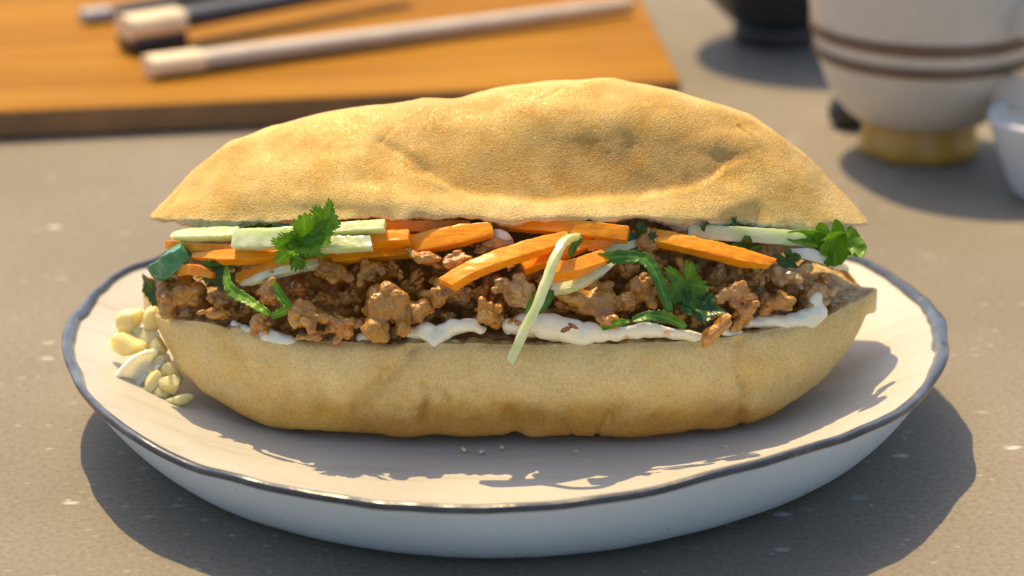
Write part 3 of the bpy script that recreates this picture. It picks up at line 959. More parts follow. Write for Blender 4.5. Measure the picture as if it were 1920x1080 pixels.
for i, (x, y, a, b) in enumerate(SMALL):
    mk = rnd.choice(['meat', 'meat', 'meat_glaze', 'meat_glaze', 'meat_grey'])
    meat(x + rnd.uniform(-4, 4), y, a, b, rnd.uniform(-5.0, 0.0), rnd.choice(['lump', 'knob', 'lump']), i, mk,
         small_label(x, y, a, mk), "small meat lumps packed in the filling", rnd.uniform(-60, 60))
GRN = []
for i in range(60):
    x = rnd.uniform(420, 1500)
    y = rnd.uniform(500, 618)
    GRN.append((x, y))
    meat(x, y, rnd.uniform(9, 17), rnd.uniform(8, 14), rnd.uniform(0.5, 5.0), 'grain', i, rnd.choice(['meat', 'meat_glaze', 'meat_glaze']),
         "tiny loose crumb of brown meat sitting on the meat lumps", "loose meat crumbs on the filling", rnd.uniform(-80, 80))
# deep layer that closes the gaps
for i in range(26):
    x = 330 + i * 48 + rnd.uniform(-12, 12)
    y = 545 + 36 * math.sin(i * 2.1)
    meat(x, y, 62, 52, -14 + rnd.uniform(-2, 2), 'lump', i + 3, 'meat',
         "dark meat lump deep inside the roll behind the front lumps", "meat lumps deep inside the roll", rnd.uniform(-60, 60))

# ------------------------------------------------------------------ vegetable sticks
def catmull(P, n):
    P = np.asarray(P, float)
    if len(P) == 2: P = np.array([P[0], (P[0] * 2 + P[1]) / 3, (P[0] + P[1] * 2) / 3, P[1]])
    Q = np.concatenate([[2 * P[0] - P[1]], P, [2 * P[-1] - P[-2]]])
    out = []
    for i in range(1, len(Q) - 2):
        for k in range(12):
            t = k / 12
            a, b, c, d_ = Q[i - 1], Q[i], Q[i + 1], Q[i + 2]
            out.append(0.5 * ((2 * b) + (-a + c) * t + (2 * a - 5 * b + 4 * c - d_) * t * t + (-a + 3 * b - 3 * c + d_) * t ** 3))
    out.append(Q[-2])
    return resample(np.array(out), n)

def sweep(path, hw, hd, roll=0.0, taper=(1, 1), seed=0, rough=0.00022, corner=0.22, nseg=44, skew=(0, 0)):
    """square-cut stick: half height hw, half depth hd (metres) along a world path"""
    path = catmull(path, nseg)
    T = np.gradient(path, axis=0)
    T /= np.linalg.norm(T, axis=1)[:, None]
    up = UP[None] - (T @ UP)[:, None] * T
    up /= np.linalg.norm(up, axis=1)[:, None]
    sd_ = np.cross(T, up)
    cs, sn = math.cos(roll), math.sin(roll)
    A = up * cs + sd_ * sn
    B = -up * sn + sd_ * cs
    # rounded square section
    sec, sk = [], []
    cb = 0.93
    for (p0, p1) in (((1, -cb), (1, cb)), ((cb, 1), (-cb, 1)), ((-1, cb), (-1, -cb)), ((-cb, -1), (cb, -1))):
        for k in range(7):
            f = k / 6
            sec.append((p0[0] * (1 - f) + p1[0] * f, p0[1] * (1 - f) + p1[1] * f))
    sec = np.array(sec)
    t = np.linspace(0, 1, nseg)
    tp = np.interp(t, [0, 0.25, 0.75, 1], [taper[0], 1, 1, taper[1]])
    R = []
    for i in range(nseg):
        e = np.interp(t[i], [0, 0.012, 0.988, 1], [0.93, 1, 1, 0.93])
        ring = path[i] + (sec[:, :1] * hw * tp[i] * e) * A[i] + (sec[:, 1:] * hd * tp[i] * e) * B[i]
        if skew[0] and t[i] < 0.3: ring = ring + T[i] * (sec[:, :1] * hw * skew[0]) * (1 - t[i] / 0.3)
        if skew[1] and t[i] > 0.7: ring = ring + T[i] * (sec[:, :1] * hw * skew[1]) * ((t[i] - 0.7) / 0.3)
        R.append(ring)
    R = np.array(R)
    cen = R.mean(1, keepdims=True)
    dirn = R - cen
    dirn /= np.linalg.norm(dirn, axis=-1, keepdims=True)
    R = R + dirn * (rough * fbm(R / 0.0035, 3, seed) + 0.4 * rough * perlin(R / 0.001, seed + 3))[..., None]
    n, m = R.shape[:2]
    V = R.reshape(-1, 3)
    F = [tuple(f) for f in grid_faces(n, m, closed_v=True)]
    # end caps with an inner ring
    for end in (0, n - 1):
        ring = R[end]
        c = ring.mean(0)
        inn = c + (ring - c) * 0.82 + (T[end] * (-0.00006 if end == 0 else 0.00006))
        b0 = len(V)
        V = np.concatenate([V, inn, c[None]])
        for k in range(m):
            k2 = (k + 1) % m
            fs = [(end * m + k2, end * m + k, b0 + k, b0 + k2), (b0 + k2, b0 + k, b0 + m)]
            F += fs if end == 0 else [f[::-1] for f in fs]
    skin = np.zeros(len(V))
    sk = smooth(0.80, 0.97, sec[:, 0])
    skin[:n * m] = np.tile(sk, n)
    return V, F, skin

def stick(name, pts, wpx, dmm, mat, label, cat, group, roll=0.0, taper=(1, 1), skin=0.0, seed=0, skew=(0, 0), rough=0.00022):
    path = [at(x, y, o) for (x, y, o) in pts]
    V, F, sk = sweep(path, wpx * 0.84 / 2 / PXM, dmm * 0.65 / 2000.0, roll, taper, seed, rough * 0.9, skew=skew)
    o = obj(name, V, F, M[mat], attrs={"skin": sk * skin} if mat == 'cucumber' else None)
    o.data.set_sharp_from_angle(angle=math.radians(32))
    return tag(o, label, cat, group)

CG, KG = "carrot sticks in the filling", "cucumber strips in the filling"
def carrot(pts, wpx, label, **k): return stick("carrot_stick", pts, wpx, k.pop('d', 5), 'carrot', label, "carrot", CG, **k)
def cuke(pts, wpx, label, **k): return stick("cucumber_strip", pts, wpx, k.pop('d', 4), 'cucumber', label, "cucumber", KG, **k)

carrot([(838, 534, 15), (890, 504, 15), (960, 478, 13), (1066, 446, 6)], 38, "bright carrot stick slanting down in front of the meat at the middle", seed=1, taper=(1, .7), skew=(-.4, 0), roll=-.75)
carrot([(980, 500, 6), (1040, 476, 5), (1112, 448, 0)], 36, "short carrot stick just behind the bright slanting one", seed=2, taper=(1, .9), roll=-.6)
carrot([(1026, 510, 15), (1070, 506, 14), (1130, 486, 6)], 33, "stubby square-cut carrot piece beside the bend of the thin cucumber strip", seed=3, d=7, roll=-.7)
carrot([(930, 420, -3), (1020, 422, 1), (1178, 441, 5)], 34, "shaded carrot stick along the underside of the upper crust with square end", seed=4, taper=(.7, 1), d=6, roll=-.3)
carrot([(1228, 445, 1), (1320, 466, 4), (1400, 485, 6), (1447, 495, 7)], 36, "long carrot stick pointing down towards the leafy end", seed=5, taper=(.9, .62), skew=(0, .5), rough=.00034, roll=-.6)
carrot([(700, 475, -1), (800, 455, 3), (924, 430, 4)], 46, "broad shaded carrot stick ending under the crust left of the bright one", seed=6, taper=(.9, .68), roll=-.45)
carrot([(600, 452, 3), (690, 450, 6), (768, 447, 7)], 30, "carrot stick with neat square end emerging from the cucumber ends", seed=7, d=6, roll=-.6)
carrot([(720, 424, -3), (800, 424, -2), (880, 424, -4)], 26, "dark carrot stick tight under the upper crust above the broad one", seed=8)
carrot([(362, 480, 5), (440, 482, 6), (560, 476, 3), (670, 466, 1)], 30, "long carrot stick running under the wide cucumber strip", seed=9, taper=(.4, 1), roll=-.6)
carrot([(318, 458, 1), (380, 463, 2), (450, 466, 1)], 18, "thin carrot edge below the green-skinned cucumber slice at the tapered end", seed=10, d=7)
carrot([(445, 522, 3), (540, 500, 4), (660, 478, 3), (770, 470, 1)], 32, "shaded carrot stick above the thin slanting cucumber strip", seed=11, taper=(.7, .9), roll=-.4)
carrot([(330, 512, 4), (365, 505, 6), (402, 516, 5)], 24, "stubby yellow-orange carrot wedge on the rough end lump", seed=12, taper=(.5, .6), d=7)
carrot([(1100, 462, 1), (1150, 452, 1), (1190, 440, -2)], 24, "carrot tip in deep shade behind the herb ribbon", seed=13)

cuke([(560, 438, 6), (640, 430, 8), (722, 424, 9)], 26, "topmost pale cucumber strip with square end beside the coriander", seed=21, roll=-.6)
cuke([(530, 466, 8), (610, 460, 9), (697, 456, 10)], 34, "pale cucumber strip with ragged stepped end below the coriander", seed=22, roll=-.6, rough=.0004, skew=(0, -.2))
cuke([(440, 450, 7), (500, 448, 8), (585, 446, 7)], 46, "wide yellow-green cucumber strip under the crust left of the coriander", seed=23, skin=.25, d=5, roll=-.35)
cuke([(322, 442, 3), (380, 440, 4), (448, 438, 3)], 28, "green-skinned cucumber slice at the tapered end under the upper crust", seed=24, skin=1.0, roll=-.7, taper=(.4, 1))
cuke([(452, 533, 6), (520, 512, 7), (598, 494, 6)], 20, "thin pale cucumber strip slanting above the meat left of centre", seed=25, taper=(.5, 1), d=3, roll=-.6)
cuke([(1084, 443, 8), (1060, 452, 16), (1040, 486, 20), (1010, 566, 19), (980, 628, 15), (957, 678, 12)], 20, "long thin cucumber strip bent over the filling and hanging onto the lower crust", seed=26, d=3, taper=(.7, 1), roll=-.2, skew=(0, -.4))
cuke([(1036, 540, 7), (1070, 534, 9), (1110, 514, 8), (1150, 486, 4)], 30, "curved pale cucumber piece under the stubby carrot", seed=27, skin=.35, taper=(1, .8), roll=-.6)
cuke([(1290, 434, -1), (1400, 440, 2), (1480, 446, 3), (1560, 456, 4)], 34, "long pale cucumber strip under the upper crust at the leafy end", seed=28, skin=.3, d=5)
cuke([(1110, 470, 0), (1160, 464, 1), (1200, 452, -2)], 18, "short cucumber bit in shade above the herb ribbon", seed=29)

# white onion slivers
def sliver(pts, wpx, dmm, mat, label, seed, taper=(.3, .3), roll=0):
    path = [at(x, y, o) for (x, y, o) in pts]
    V, F, sk = sweep(path, wpx / 2 / PXM, dmm / 2000.0, roll, taper, seed, 0.0002)
    o = obj("onion_sliver", V, F, M[mat])
    return tag(o, label, "onion", "onion slivers")
sliver([(1470, 470, 4), (1520, 478, 6), (1560, 492, 5), (1590, 505, 3)], 22, 2.5, 'onion', "curved white onion sliver below the green leaf at the roll's leafy end", 41)
sliver([(900, 440, -1), (935, 438, 2), (962, 452, 1)], 16, 2, 'onion', "small grey-white onion sliver under the crust next to the greyish meat lump", 42)

# ------------------------------------------------------------------ herbs
def leaf_mesh(R, lobes, depth, serr, seed, jag=0.06, bend=0.4, fold=0.35, rings=12, seg=120, elong=1.0, thick=0.00022):
    """lobed leaf in local x (along), y (across), z (up); solid"""
    r = np.random.RandomState(seed)
    th = np.linspace(-math.pi, math.pi, seg, endpoint=False)
    rad = 0.62 + depth * np.abs(np.cos(th * lobes / 2.0)) ** 1.3
    rad *= 1 + serr * (np.abs(np.sin(th * lobes * 3.5 + r.rand() * 6)) - 0.5) + jag * r.normal(size=seg)
    rad *= 1 - 0.75 * np.exp(-((np.abs(th) - math.pi) / 0.30) ** 2)      # notch at the stalk
    P, vein = [], []
    for k in range(rings):
        f = (k + 0.02) / (rings - 1)
        x = R * f * rad * np.cos(th) * elong + R * 0.35
        y = R * f * rad * np.sin(th)
        z = fold * np.abs(y) + bend * (x ** 2) / R * 0.5 - 0.25 * bend * y ** 2 / R
        z = z + 0.10 * R * perlin(np.stack([x / R * 2.2, y / R * 2.2, 0 * x + seed], -1), seed)
        P.append(np.stack([x, y, z], -1))
        vein.append(np.exp(-(np.sin(th * lobes / 2.0) / 0.10) ** 2) * (1 - 0.6 * f))
    P = np.array(P)
    n, m = P.shape[:2]
    nn = normals_grid(P)
    top_, bot = P + nn * thick / 2, P - nn * thick / 2
    V = np.concatenate([top_.reshape(-1, 3), bot.reshape(-1, 3)])
    F1 = grid_faces(n, m, closed_v=True)
    F2 = F1[:, ::-1] + n * m
    e = np.arange(m)
    e2 = (e + 1) % m
    o0 = (n - 1) * m
    F3 = np.stack([o0 + e, o0 + e2, n * m + o0 + e2, n * m + o0 + e], -1)
    return V, np.concatenate([F1, F2, F3]), np.concatenate([np.array(vein).ravel()] * 2)

def place_leaf(V, c, angle, pitch=0.0, twist=0.0):
    """leaf axis turned by angle in the picture plane, pitched towards the viewer and twisted about its axis"""
    ax = RT * math.cos(angle) + UP * math.sin(angle)
    nrm = -FW
    acr = np.cross(nrm, ax)
    Rm = Matrix((ax, acr, nrm)).transposed()
    Rm = Rm @ Matrix.Rotation(pitch, 3, 'Y') @ Matrix.Rotation(twist, 3, 'X')
    return V @ np.array(Rm).T + c

HG = "herb leaves in the filling"
def ribbon_mesh(path, wd, seed, twist=0.6, serr=0.16, thick=0.00022, curl=0.18, n=60, m=9):
    path = catmull(path, n)
    T = np.gradient(path, axis=0); T /= np.linalg.norm(T, axis=1)[:, None]
    nrm = -FW[None] - (T @ -FW)[:, None] * T
    nrm /= np.linalg.norm(nrm, axis=1)[:, None]
    sd_ = np.cross(T, nrm)
    r = np.random.RandomState(seed)
    t = np.linspace(0, 1, n)
    tw = twist * np.sin(t * 5 + r.rand() * 6)
    wv = wd * (np.sin(np.pi * np.clip(t * 0.94 + 0.03, 0, 1)) ** 0.35) * (1 + serr * (2.2 * np.abs(((t * 13 + r.rand()) % 1) - 0.5) - 0.5 + 0.5 * r.normal(size=n)))
    G = []
    for k in range(m):
        v = (k / (m - 1) - 0.5) * 2
        off = (v * wv * np.cos(tw))[:, None] * sd_ + (v * wv * np.sin(tw) + curl * wd * (v * v - 0.5))[:, None] * nrm
        G.append(path + off)
    G = np.stack(G, 1)
    G = G + nrm[:, None] * (0.0003 * fbm(G / 0.002, 2, seed))[..., None]
    N = normals_grid(G)
    V = np.concatenate([(G + N * thick / 2).reshape(-1, 3), (G - N * thick / 2).reshape(-1, 3)])
    F1 = grid_faces(n, m)
    b = n * m
    side = []
    for i in range(n - 1):
        side += [(i * m, b + i * m, b + (i + 1) * m, (i + 1) * m), (i * m + m - 1, (i + 1) * m + m - 1, b + (i + 1) * m + m - 1, b + i * m + m - 1)]
    for k in range(m - 1):
        side += [(k, k + 1, b + k + 1, b + k), ((n - 1) * m + k, b + (n - 1) * m + k, b + (n - 1) * m + k + 1, (n - 1) * m + k + 1)]
    F = [tuple(f) for f in F1] + [tuple(f[::-1] + b) for f in F1] + side
    v = np.abs(np.linspace(-1, 1, m))
    vein = np.tile(np.exp(-(v / 0.12) ** 2) * 0.7, n)
    return V, F, np.concatenate([vein, vein])

def ribbon(pts, wpx, mat, label, seed, **k):
    V, F, vn = ribbon_mesh([at(x, y, o) for x, y, o in pts], wpx / 2 / PXM, seed, **k)
    return tag(obj("herb_shred", V, F, M[mat], attrs={"vein": vn}), label, "herb", "herb shreds on the filling")

# coriander sprig: three leaflets on one stalk
sp = empty("coriander_sprig", at(560, 468, 12))
tag(sp, "bright green coriander sprig sticking up over the crust edge above the cucumber ends", "herb")
def leaflet(parent, x, y, off, Rpx, ang, pitch, twist, seed, mat, name="leaflet", **k):
    V, F, vn = leaf_mesh(Rpx / PXM, k.pop('lobes', 5), k.pop('depth', .38), k.pop('serr', .22), seed, **k)
    V = place_leaf(V, at(x, y, off), math.radians(ang), pitch, twist)
    return obj(name, V, F, M[mat], parent, attrs={"vein": vn})
leaflet(sp, 556, 458, 13, 50, 38, 0.25, 0.5, 1, 'leaf', elong=1.25)
leaflet(sp, 608, 430, 13, 36, 66, -0.1, -0.5, 2, 'leaf', elong=1.2)
leaflet(sp, 552, 462, 15, 42, 10, 0.5, -0.6, 3, 'leaf', elong=1.35, depth=.25)
leaflet(sp, 542, 452, 14, 42, -62, 0.6, 0.4, 4, 'leaf', elong=1.1, depth=.3)
V, F, vn = ribbon_mesh([at(532, 445, 13), at(545, 462, 16), at(552, 480, 15), at(572, 488, 13)], 5 / PXM, 5, twist=.2, serr=.05, thick=.0009)
obj("stalk", V, F, M['leaf'], sp, attrs={"vein": vn})

def single_leaf(x, y, off, Rpx, ang, pitch, twist, seed, mat, label, name="coriander_leaf", **k):
    V, F, vn = leaf_mesh(Rpx / PXM, k.pop('lobes', 5), k.pop('depth', .38), k.pop('serr', .2), seed, **k)
    V = place_leaf(V, at(x, y, off), math.radians(ang), pitch, twist)
    return tag(obj(name, V, F, M[mat], attrs={"vein": vn}), label, "herb", HG)
single_leaf(1282, 518, 7, 42, -70, 0.2, 0.3, 11, 'leaf_mid', "dark green coriander leaf hanging below the long right-hand carrot stick", elong=1.2)
single_leaf(1300, 575, 6, 34, -20, 0.1, -0.5, 12, 'leaf_dark', "folded dark leaf tip below the hanging coriander leaf", elong=1.3)
single_leaf(1385, 470, 1, 30, 20, 0.2, 0.5, 13, 'leaf_dark', "dark leaf scrap behind the long right-hand carrot stick")
single_leaf(1390, 424, 0, 26, 5, 0.5, 0.0, 14, 'leaf_dark', "dark leaf scrap pressed to the upper crumb above the long cucumber strip", elong=1.6)
single_leaf(1470, 478, 4, 26, -50, 0.3, 0.3, 15, 'leaf_dark', "dark leaf bit on the pinkish-brown meat lump")
single_leaf(470, 430, 1, 34, 4, 0.3, 0.9, 16, 'leaf_dark', "dark leaf under the upper crust above the wide cucumber strip", elong=1.7, depth=.2)
single_leaf(400, 505, 5, 40, -10, 0.2, 0.6, 17, 'leaf_dark', "dark green leaf behind the carrot wedge at the tapered end", elong=1.4, depth=.2)
single_leaf(1190, 436, 1, 34, -60, 0.3, 0.2, 18, 'leaf_dark', "shaded leaf between the square carrot end and the right-hand carrot stick")
single_leaf(285, 530, 6, 32, -80, 0.6, 0.9, 19, 'leaf_dark', "curled dark leaf at the extreme tapered end beside the rough meat lump", elong=1.4, depth=.15)
single_leaf(1330, 440, -1, 34, 0, 0.6, 0.2, 20, 'leaf_dark', "dark leaf tucked behind the long carrot stick under the crust", elong=1.5)

# curled bright leaf bunch at the roll's right tip
lf = empty("lettuce_curl", at(1560, 470, 4))
tag(lf, "bright green curled leaf with pale stem poking out of the roll's tip", "lettuce")
def curl_leaf(pts, wpx, seed, twist, mat='leaf', name="leaf_fold"):
    V, F, vn = ribbon_mesh([at(x, y, o) for x, y, o in pts], wpx / 2 / PXM, seed, twist=twist, serr=.08, curl=.8, n=70, m=15, thick=.0005)
    return obj(name, V, F, M[mat], lf, attrs={"vein": vn * 0.3})
leaflet(lf, 1558, 432, 7, 50, -78, 0.2, 0.3, 31, 'leaf', name="leaf_fold", jag=.015, lobes=2, depth=.10, serr=.02, fold=.8, elong=1.35)
leaflet(lf, 1584, 444, 3, 40, -66, -0.2, -0.6, 32, 'leaf', name="leaf_fold", jag=.015, lobes=2, depth=.15, serr=.04, fold=.6, elong=1.2)
leaflet(lf, 1546, 452, 9, 40, 24, 0.4, 0.9, 33, 'leaf', name="leaf_fold", jag=.015, lobes=3, depth=.15, serr=.06, fold=.5, elong=1.2)
leaflet(lf, 1572, 470, 6, 30, 10, 0.5, -0.4, 35, 'leaf', name="leaf_fold", jag=.015, lobes=3, depth=.15, serr=.05, fold=.4)
curl_leaf([(1476, 442, 4), (1520, 446, 6), (1560, 456, 7), (1580, 470, 6)], 30, 34, .2, name="stem")

ribbon([(424, 500, 7), (430, 540, 11), (470, 566, 12), (506, 590, 12)], 22, 'leaf', "curled green herb shred lying across the meat near the tapered end", 51)
ribbon([(512, 530, 12), (530, 560, 12), (540, 578, 12), (508, 594, 12)], 18, 'leaf', "hooked green herb shred on the glossy orange-brown lump", 52)
ribbon([(1096, 486, 9), (1160, 482, 8), (1205, 484, 8), (1228, 510, 9), (1244, 550, 9), (1256, 586, 9)], 26, 'leaf_mid', "long dark green herb ribbon bent over and drooping in front of the meat", 53, twist=.5)
ribbon([(1128, 616, 10), (1158, 606, 10), (1180, 602, 10)], 14, 'leaf', "short herb shred lying in the long mayonnaise pool", 54)
ribbon([(1186, 600, 8), (1220, 592, 9), (1256, 598, 9), (1286, 614, 9)], 22, 'leaf_mid', "herb shred on the meat edge left of the dripping strip", 55)
ribbon([(1090, 444, 8), (1076, 462, 10), (1068, 480, 9)], 16, 'leaf_mid', "green peel shred inside the bend of the thin cucumber strip", 56)
ribbon([(986, 588, 11), (1000, 566, 11), (1008, 548, 10)], 16, 'leaf', "light green shred left of the hanging cucumber strip", 57)
ribbon([(1012, 586, 11), (1026, 566, 11), (1034, 544, 10)], 16, 'leaf_mid', "green shred right of the hanging cucumber strip", 58)
ribbon([(510, 420, 6), (560, 428, 6), (600, 424, 5)], 14, 'leaf_dark', "shaded herb shred behind the coriander sprig under the crust", 59)

# green scallion / pepper piece on the left tip
path = [at(296, 512, 6), at(322, 492, 8), at(350, 470, 6)]
V, F, sk = sweep(path, 20 / PXM, 0.0025, 0.5, (1, .75), 61, 0.0005)
tag(obj("scallion_piece", V, F, M['pepper']), "shiny blue-green scallion piece at the tapered end of the roll", "scallion")
# chilli flakes
for k, (x, y, a, lb) in enumerate([(1060, 618, .4, "reddish chilli flake on the long mayonnaise pool, larger of the pair"), (1075, 612, -.5, "small chilli flake beside the larger one on the mayonnaise")]):
    V, F, sk = sweep([at(x - 9, y + 9 * a, 13), at(x, y, 14), at(x + 9, y - 9 * a, 13)], 3.5 / PXM, 0.0003, 0.4, (.35, .6), 70 + k, 0.0003)
    tag(obj("chilli_flake", V, F, M['chilli']), lb, "chilli", "chilli flakes")

# ------------------------------------------------------------------ mayonnaise
def mayo(pts, label, seed, n=3):
    """pts: (x, y, off mm, rx px, ry px) beads run together"""
    r = random.Random(seed)
    sp_ = []
    cs_ = [np.array(at(x, y, o - 1.5)) for (x, y, o, a, b) in pts]
    org = np.mean(cs_, 0)
    for i in range(len(pts)):
        x, y, o, a, b = pts[i]
        steps = n if i + 1 < len(pts) else 1
        for k in range(steps):
            f = k / n
            if i + 1 < len(pts):
                q_ = pts[i + 1]
                c = cs_[i] * (1 - f) + cs_[i + 1] * f
                aa, bb = a * (1 - f) + q_[3] * f, b * (1 - f) + q_[4] * f
            else: c, aa, bb = cs_[i], a, b
            aa *= r.uniform(0.9, 1.1); bb *= r.uniform(0.85, 1.15)
            sp_.append((tuple((c - org) * 1000), (aa / PXM * 1000, max(1.6, bb / PXM * 800), bb / PXM * 1150), Matrix.Rotation(r.uniform(-.3, .3), 3, 'Y').to_quaternion()))
    V, F = remeshed(sp_, 0.34, seed, 0.0, 4)
    V = V + np.array([0.6, 0.3, 0.5]) * np.stack([perlin(V / 4.0, seed), perlin(V / 3.6, seed + 3), perlin(V / 3.4, seed + 6)], -1)
    o = obj("mayonnaise", V / 1000 + org, F, M['mayo'])
    return tag(o, label, "mayonnaise", "mayonnaise along the lower crust")
mayo([(440, 612, 3, 9, 10), (460, 624, 4, 16, 11), (486, 622, 4, 18, 9), (512, 634, 5, 24, 13), (545, 641, 5, 18, 9)], "thick mayonnaise curl oozing over the crust below the herb shred", 1)
mayo([(676, 634, 3, 10, 9), (690, 630, 3, 10, 9)], "tiny mayonnaise dab beside the largest meat lump", 2)
mayo([(772, 624, 3, 14, 9), (800, 622, 4, 22, 16), (816, 642, 4, 12, 14), (836, 618, 4, 22, 12), (872, 608, 5, 26, 11), (900, 618, 4, 14, 8)], "dripping mayonnaise pool with brown sauce stain left of the hanging cucumber strip", 3)
mayo([(955, 612, 3, 14, 16), (1000, 610, 3, 34, 22), (1050, 616, 5, 44, 22), (1096, 626, 5, 34, 20), (1140, 626, 5, 34, 11), (1200, 620, 5, 40, 13), (1256, 624, 5, 34, 9), (1305, 632, 5, 24, 7)], "longest mayonnaise pool spread along the crust at the middle", 4)
mayo([(1356, 622, 4, 12, 7), (1382, 626, 4, 12, 6)], "small mayonnaise dab right of the dripping meat strip", 5)
mayo([(1400, 606, 3, 16, 9), (1450, 604, 4, 34, 13), (1500, 602, 5, 34, 14), (1532, 590, 6, 22, 18), (1528, 566, 6, 16, 16)], "mayonnaise smear with raised peak near the leafy end", 6)

# ------------------------------------------------------------------ chopped nuts spilling at the left tip
def nut(x, y, Y, rx, ry, tilt, seed, label, mat='nut'):
    r = np.random.RandomState(seed)
    c = ony(x, y, Y)
    bm = bmesh.new()
    bmesh.ops.create_icosphere(bm, subdivisions=5, radius=1.0)
    V = np.array([v.co[:] for v in bm.verts])
    F = [tuple(v.index for v in f.verts) for f in bm.faces]
    bm.free()
    V = V * (1 + 0.10 * fbm(V * 1.3, 2, seed))[:, None]
    for k in range(7):                                   # broken faces
        nrm = r.normal(size=3); nrm /= np.linalg.norm(nrm)
        dd = V @ nrm - r.uniform(0.45, 0.85)
        V = V - np.maximum(dd, 0)[:, None] * nrm * 0.95
    V = V * (1 + 0.02 * fbm(V * 5, 2, seed + 1))[:, None] * np.array([rx, (rx + ry) / 2 * 0.8, ry]) * 1.12
    ca, sa = math.cos(math.radians(-tilt)), math.sin(math.radians(-tilt))
    V = np.stack([V[:, 0] * ca - V[:, 2] * sa, V[:, 1], V[:, 0] * sa + V[:, 2] * ca], -1) / PXM + c
    return tag(obj("nut_piece", V, F, M[mat]), label, "nut", "pale nut pieces spilling from the roll")
NUTS = [(248, 603, -.012, 26, 20, 0, "topmost chunky yellow nut piece at the plate's edge side of the heap"),
        (284, 604, -.013, 14, 26, 15, "upright pale nut sliver leaning on the crust at the heap's top"),
        (240, 645, -.018, 29, 19, -5, "smooth oval nut half sticking out farthest from the roll"),
        (278, 640, -.016, 24, 20, 20, "pale nut piece between the oval half and the crust"),
        (300, 655, -.018, 16, 22, 10, "narrow nut piece pressed against the crust below the upright sliver"),
        (296, 685, -.022, 18, 18, 0, "small roundish nut piece in the middle of the heap beside the onion petal"),
        (322, 700, -.025, 14, 22, -25, "slim nut piece leaning on the crust low in the heap"),
        (284, 722, -.030, 13, 24, 30, "tilted nut piece at the heap's foot beside the onion petal"),
        (318, 722, -.030, 20, 17, 20, "square-cornered pale nut piece on top of the lowest ones"),
        (306, 740, -.031, 17, 16, 0, "nut piece under the square-cornered one at the heap's foot"),
        (330, 749, -.033, 24, 11, -14, "lowest flat nut piece lying on the plate")]
for k, (x, y, Y, a, b, tl, lb) in enumerate(NUTS):
    nut(x, y, Y, a * 1.22, b * 1.2, tl, 400 + k, lb)
for k, (x, y, Y, a, b, tl) in enumerate([(262, 625, -.015, 12, 9, 20), (270, 660, -.018, 12, 10, -20), (225, 625, -.014, 8, 7, 0), (310, 672, -.021, 10, 9, 40), (286, 700, -.026, 11, 9, 10),
                                         (300, 757, -.035, 9, 6, 0), (352, 744, -.033, 7, 6, 0), (272, 738, -.032, 9, 8, 30), (262, 588, -.011, 11, 8, 0), (304, 712, -.027, 11, 9, 0)]):
    nut(x, y, Y, a * 1.15, b * 1.15, tl, 450 + k, "tiny pale nut bit lying among the larger nut pieces").name = "nut_crumb"
V, F, vn = ribbon_mesh([ony(300, 668, -.022), ony(262, 690, -.026), ony(236, 722, -.030), ony(232, 752, -.034)], 24 / PXM, 77, twist=.3, serr=.03, curl=.9, thick=.0012, n=50, m=13)
tag(obj("onion_petal", V, F, M['onion']), "curved translucent onion petal lying on the plate below the nut heap", "onion")

# bread crumbs on the plate
for k, (x, y, a, b) in enumerate([(902, 846, 7, 4), (868, 842, 9, 4), (940, 838, 6, 4), (1360, 838, 8, 4), (1568, 660, 6, 4), (1080, 846, 5, 3)]):
    d_ = FW + RT * (x - 960) / FPX + UP * (540 - y) / FPX
    c = CAM + d_ * ((0.0112 - CAM[2]) / d_[2])
    if math.hypot(c[0], c[1]) > 0.09: c[2] += 0.002
    V, F = remeshed([((0, 0, 0), (a, b, b * .7), rquat(rnd)), ((a * .4, 0, 0), (a * .6, b * .7, b * .6), rquat(rnd))], 0.9, 500 + k, 0.1, 1)
    tag(obj("bread_crumb", V / PXM + c, F, M['crumb']), "tiny pale bread crumb fallen on the plate in front of the roll", "crumb", "bread crumbs on the plate")

# ------------------------------------------------------------------ background: board and chopsticks
BTH = 0.0130
A0 = np.array([-0.219, 0.304]); A1 = np.array([0.078, 0.356])
dirx = (A1 - A0) / np.linalg.norm(A1 - A0)
diry = np.array([-dirx[1], dirx[0]])
bm = bmesh.new()
L0, L1, DEP = -0.25, np.linalg.norm(A1 - A0), 0.30
bmesh.ops.create_cube(bm, size=1.0)
for v in bm.verts:
    lx = L0 if v.co.x < 0 else L1
    ly = 0 if v.co.y < 0 else DEP
    if v.co.x > 0 and v.co.y > 0: lx += 0.035
    v.co = Vector((lx, ly, BTH if v.co.z > 0 else 0.0006))
bmesh.ops.bevel(bm, geom=bm.edges[:], offset=0.0012, segments=3, affect='EDGES', profile=0.5)
me = bpy.data.meshes.new("cutting_board")
bm.to_mesh(me); bm.free()
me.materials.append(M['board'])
me.materials.append(M['board_edge_shade'])
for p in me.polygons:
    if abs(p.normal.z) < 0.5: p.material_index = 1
bo_ = bpy.data.objects.new("cutting_board", me)
bo_.location = (A0[0], A0[1], 0)
bo_.rotation_euler = (0, 0, math.atan2(dirx[1], dirx[0]))
COL.objects.link(bo_)
tag(bo_, "orange-brown wooden cutting board behind the plate", "cutting board")

def onz(x, y, z):
    d_ = FW + RT * (x - 960) / FPX + UP * (540 - y) / FPX
    return CAM + d_ * ((z - CAM[2]) / d_[2])

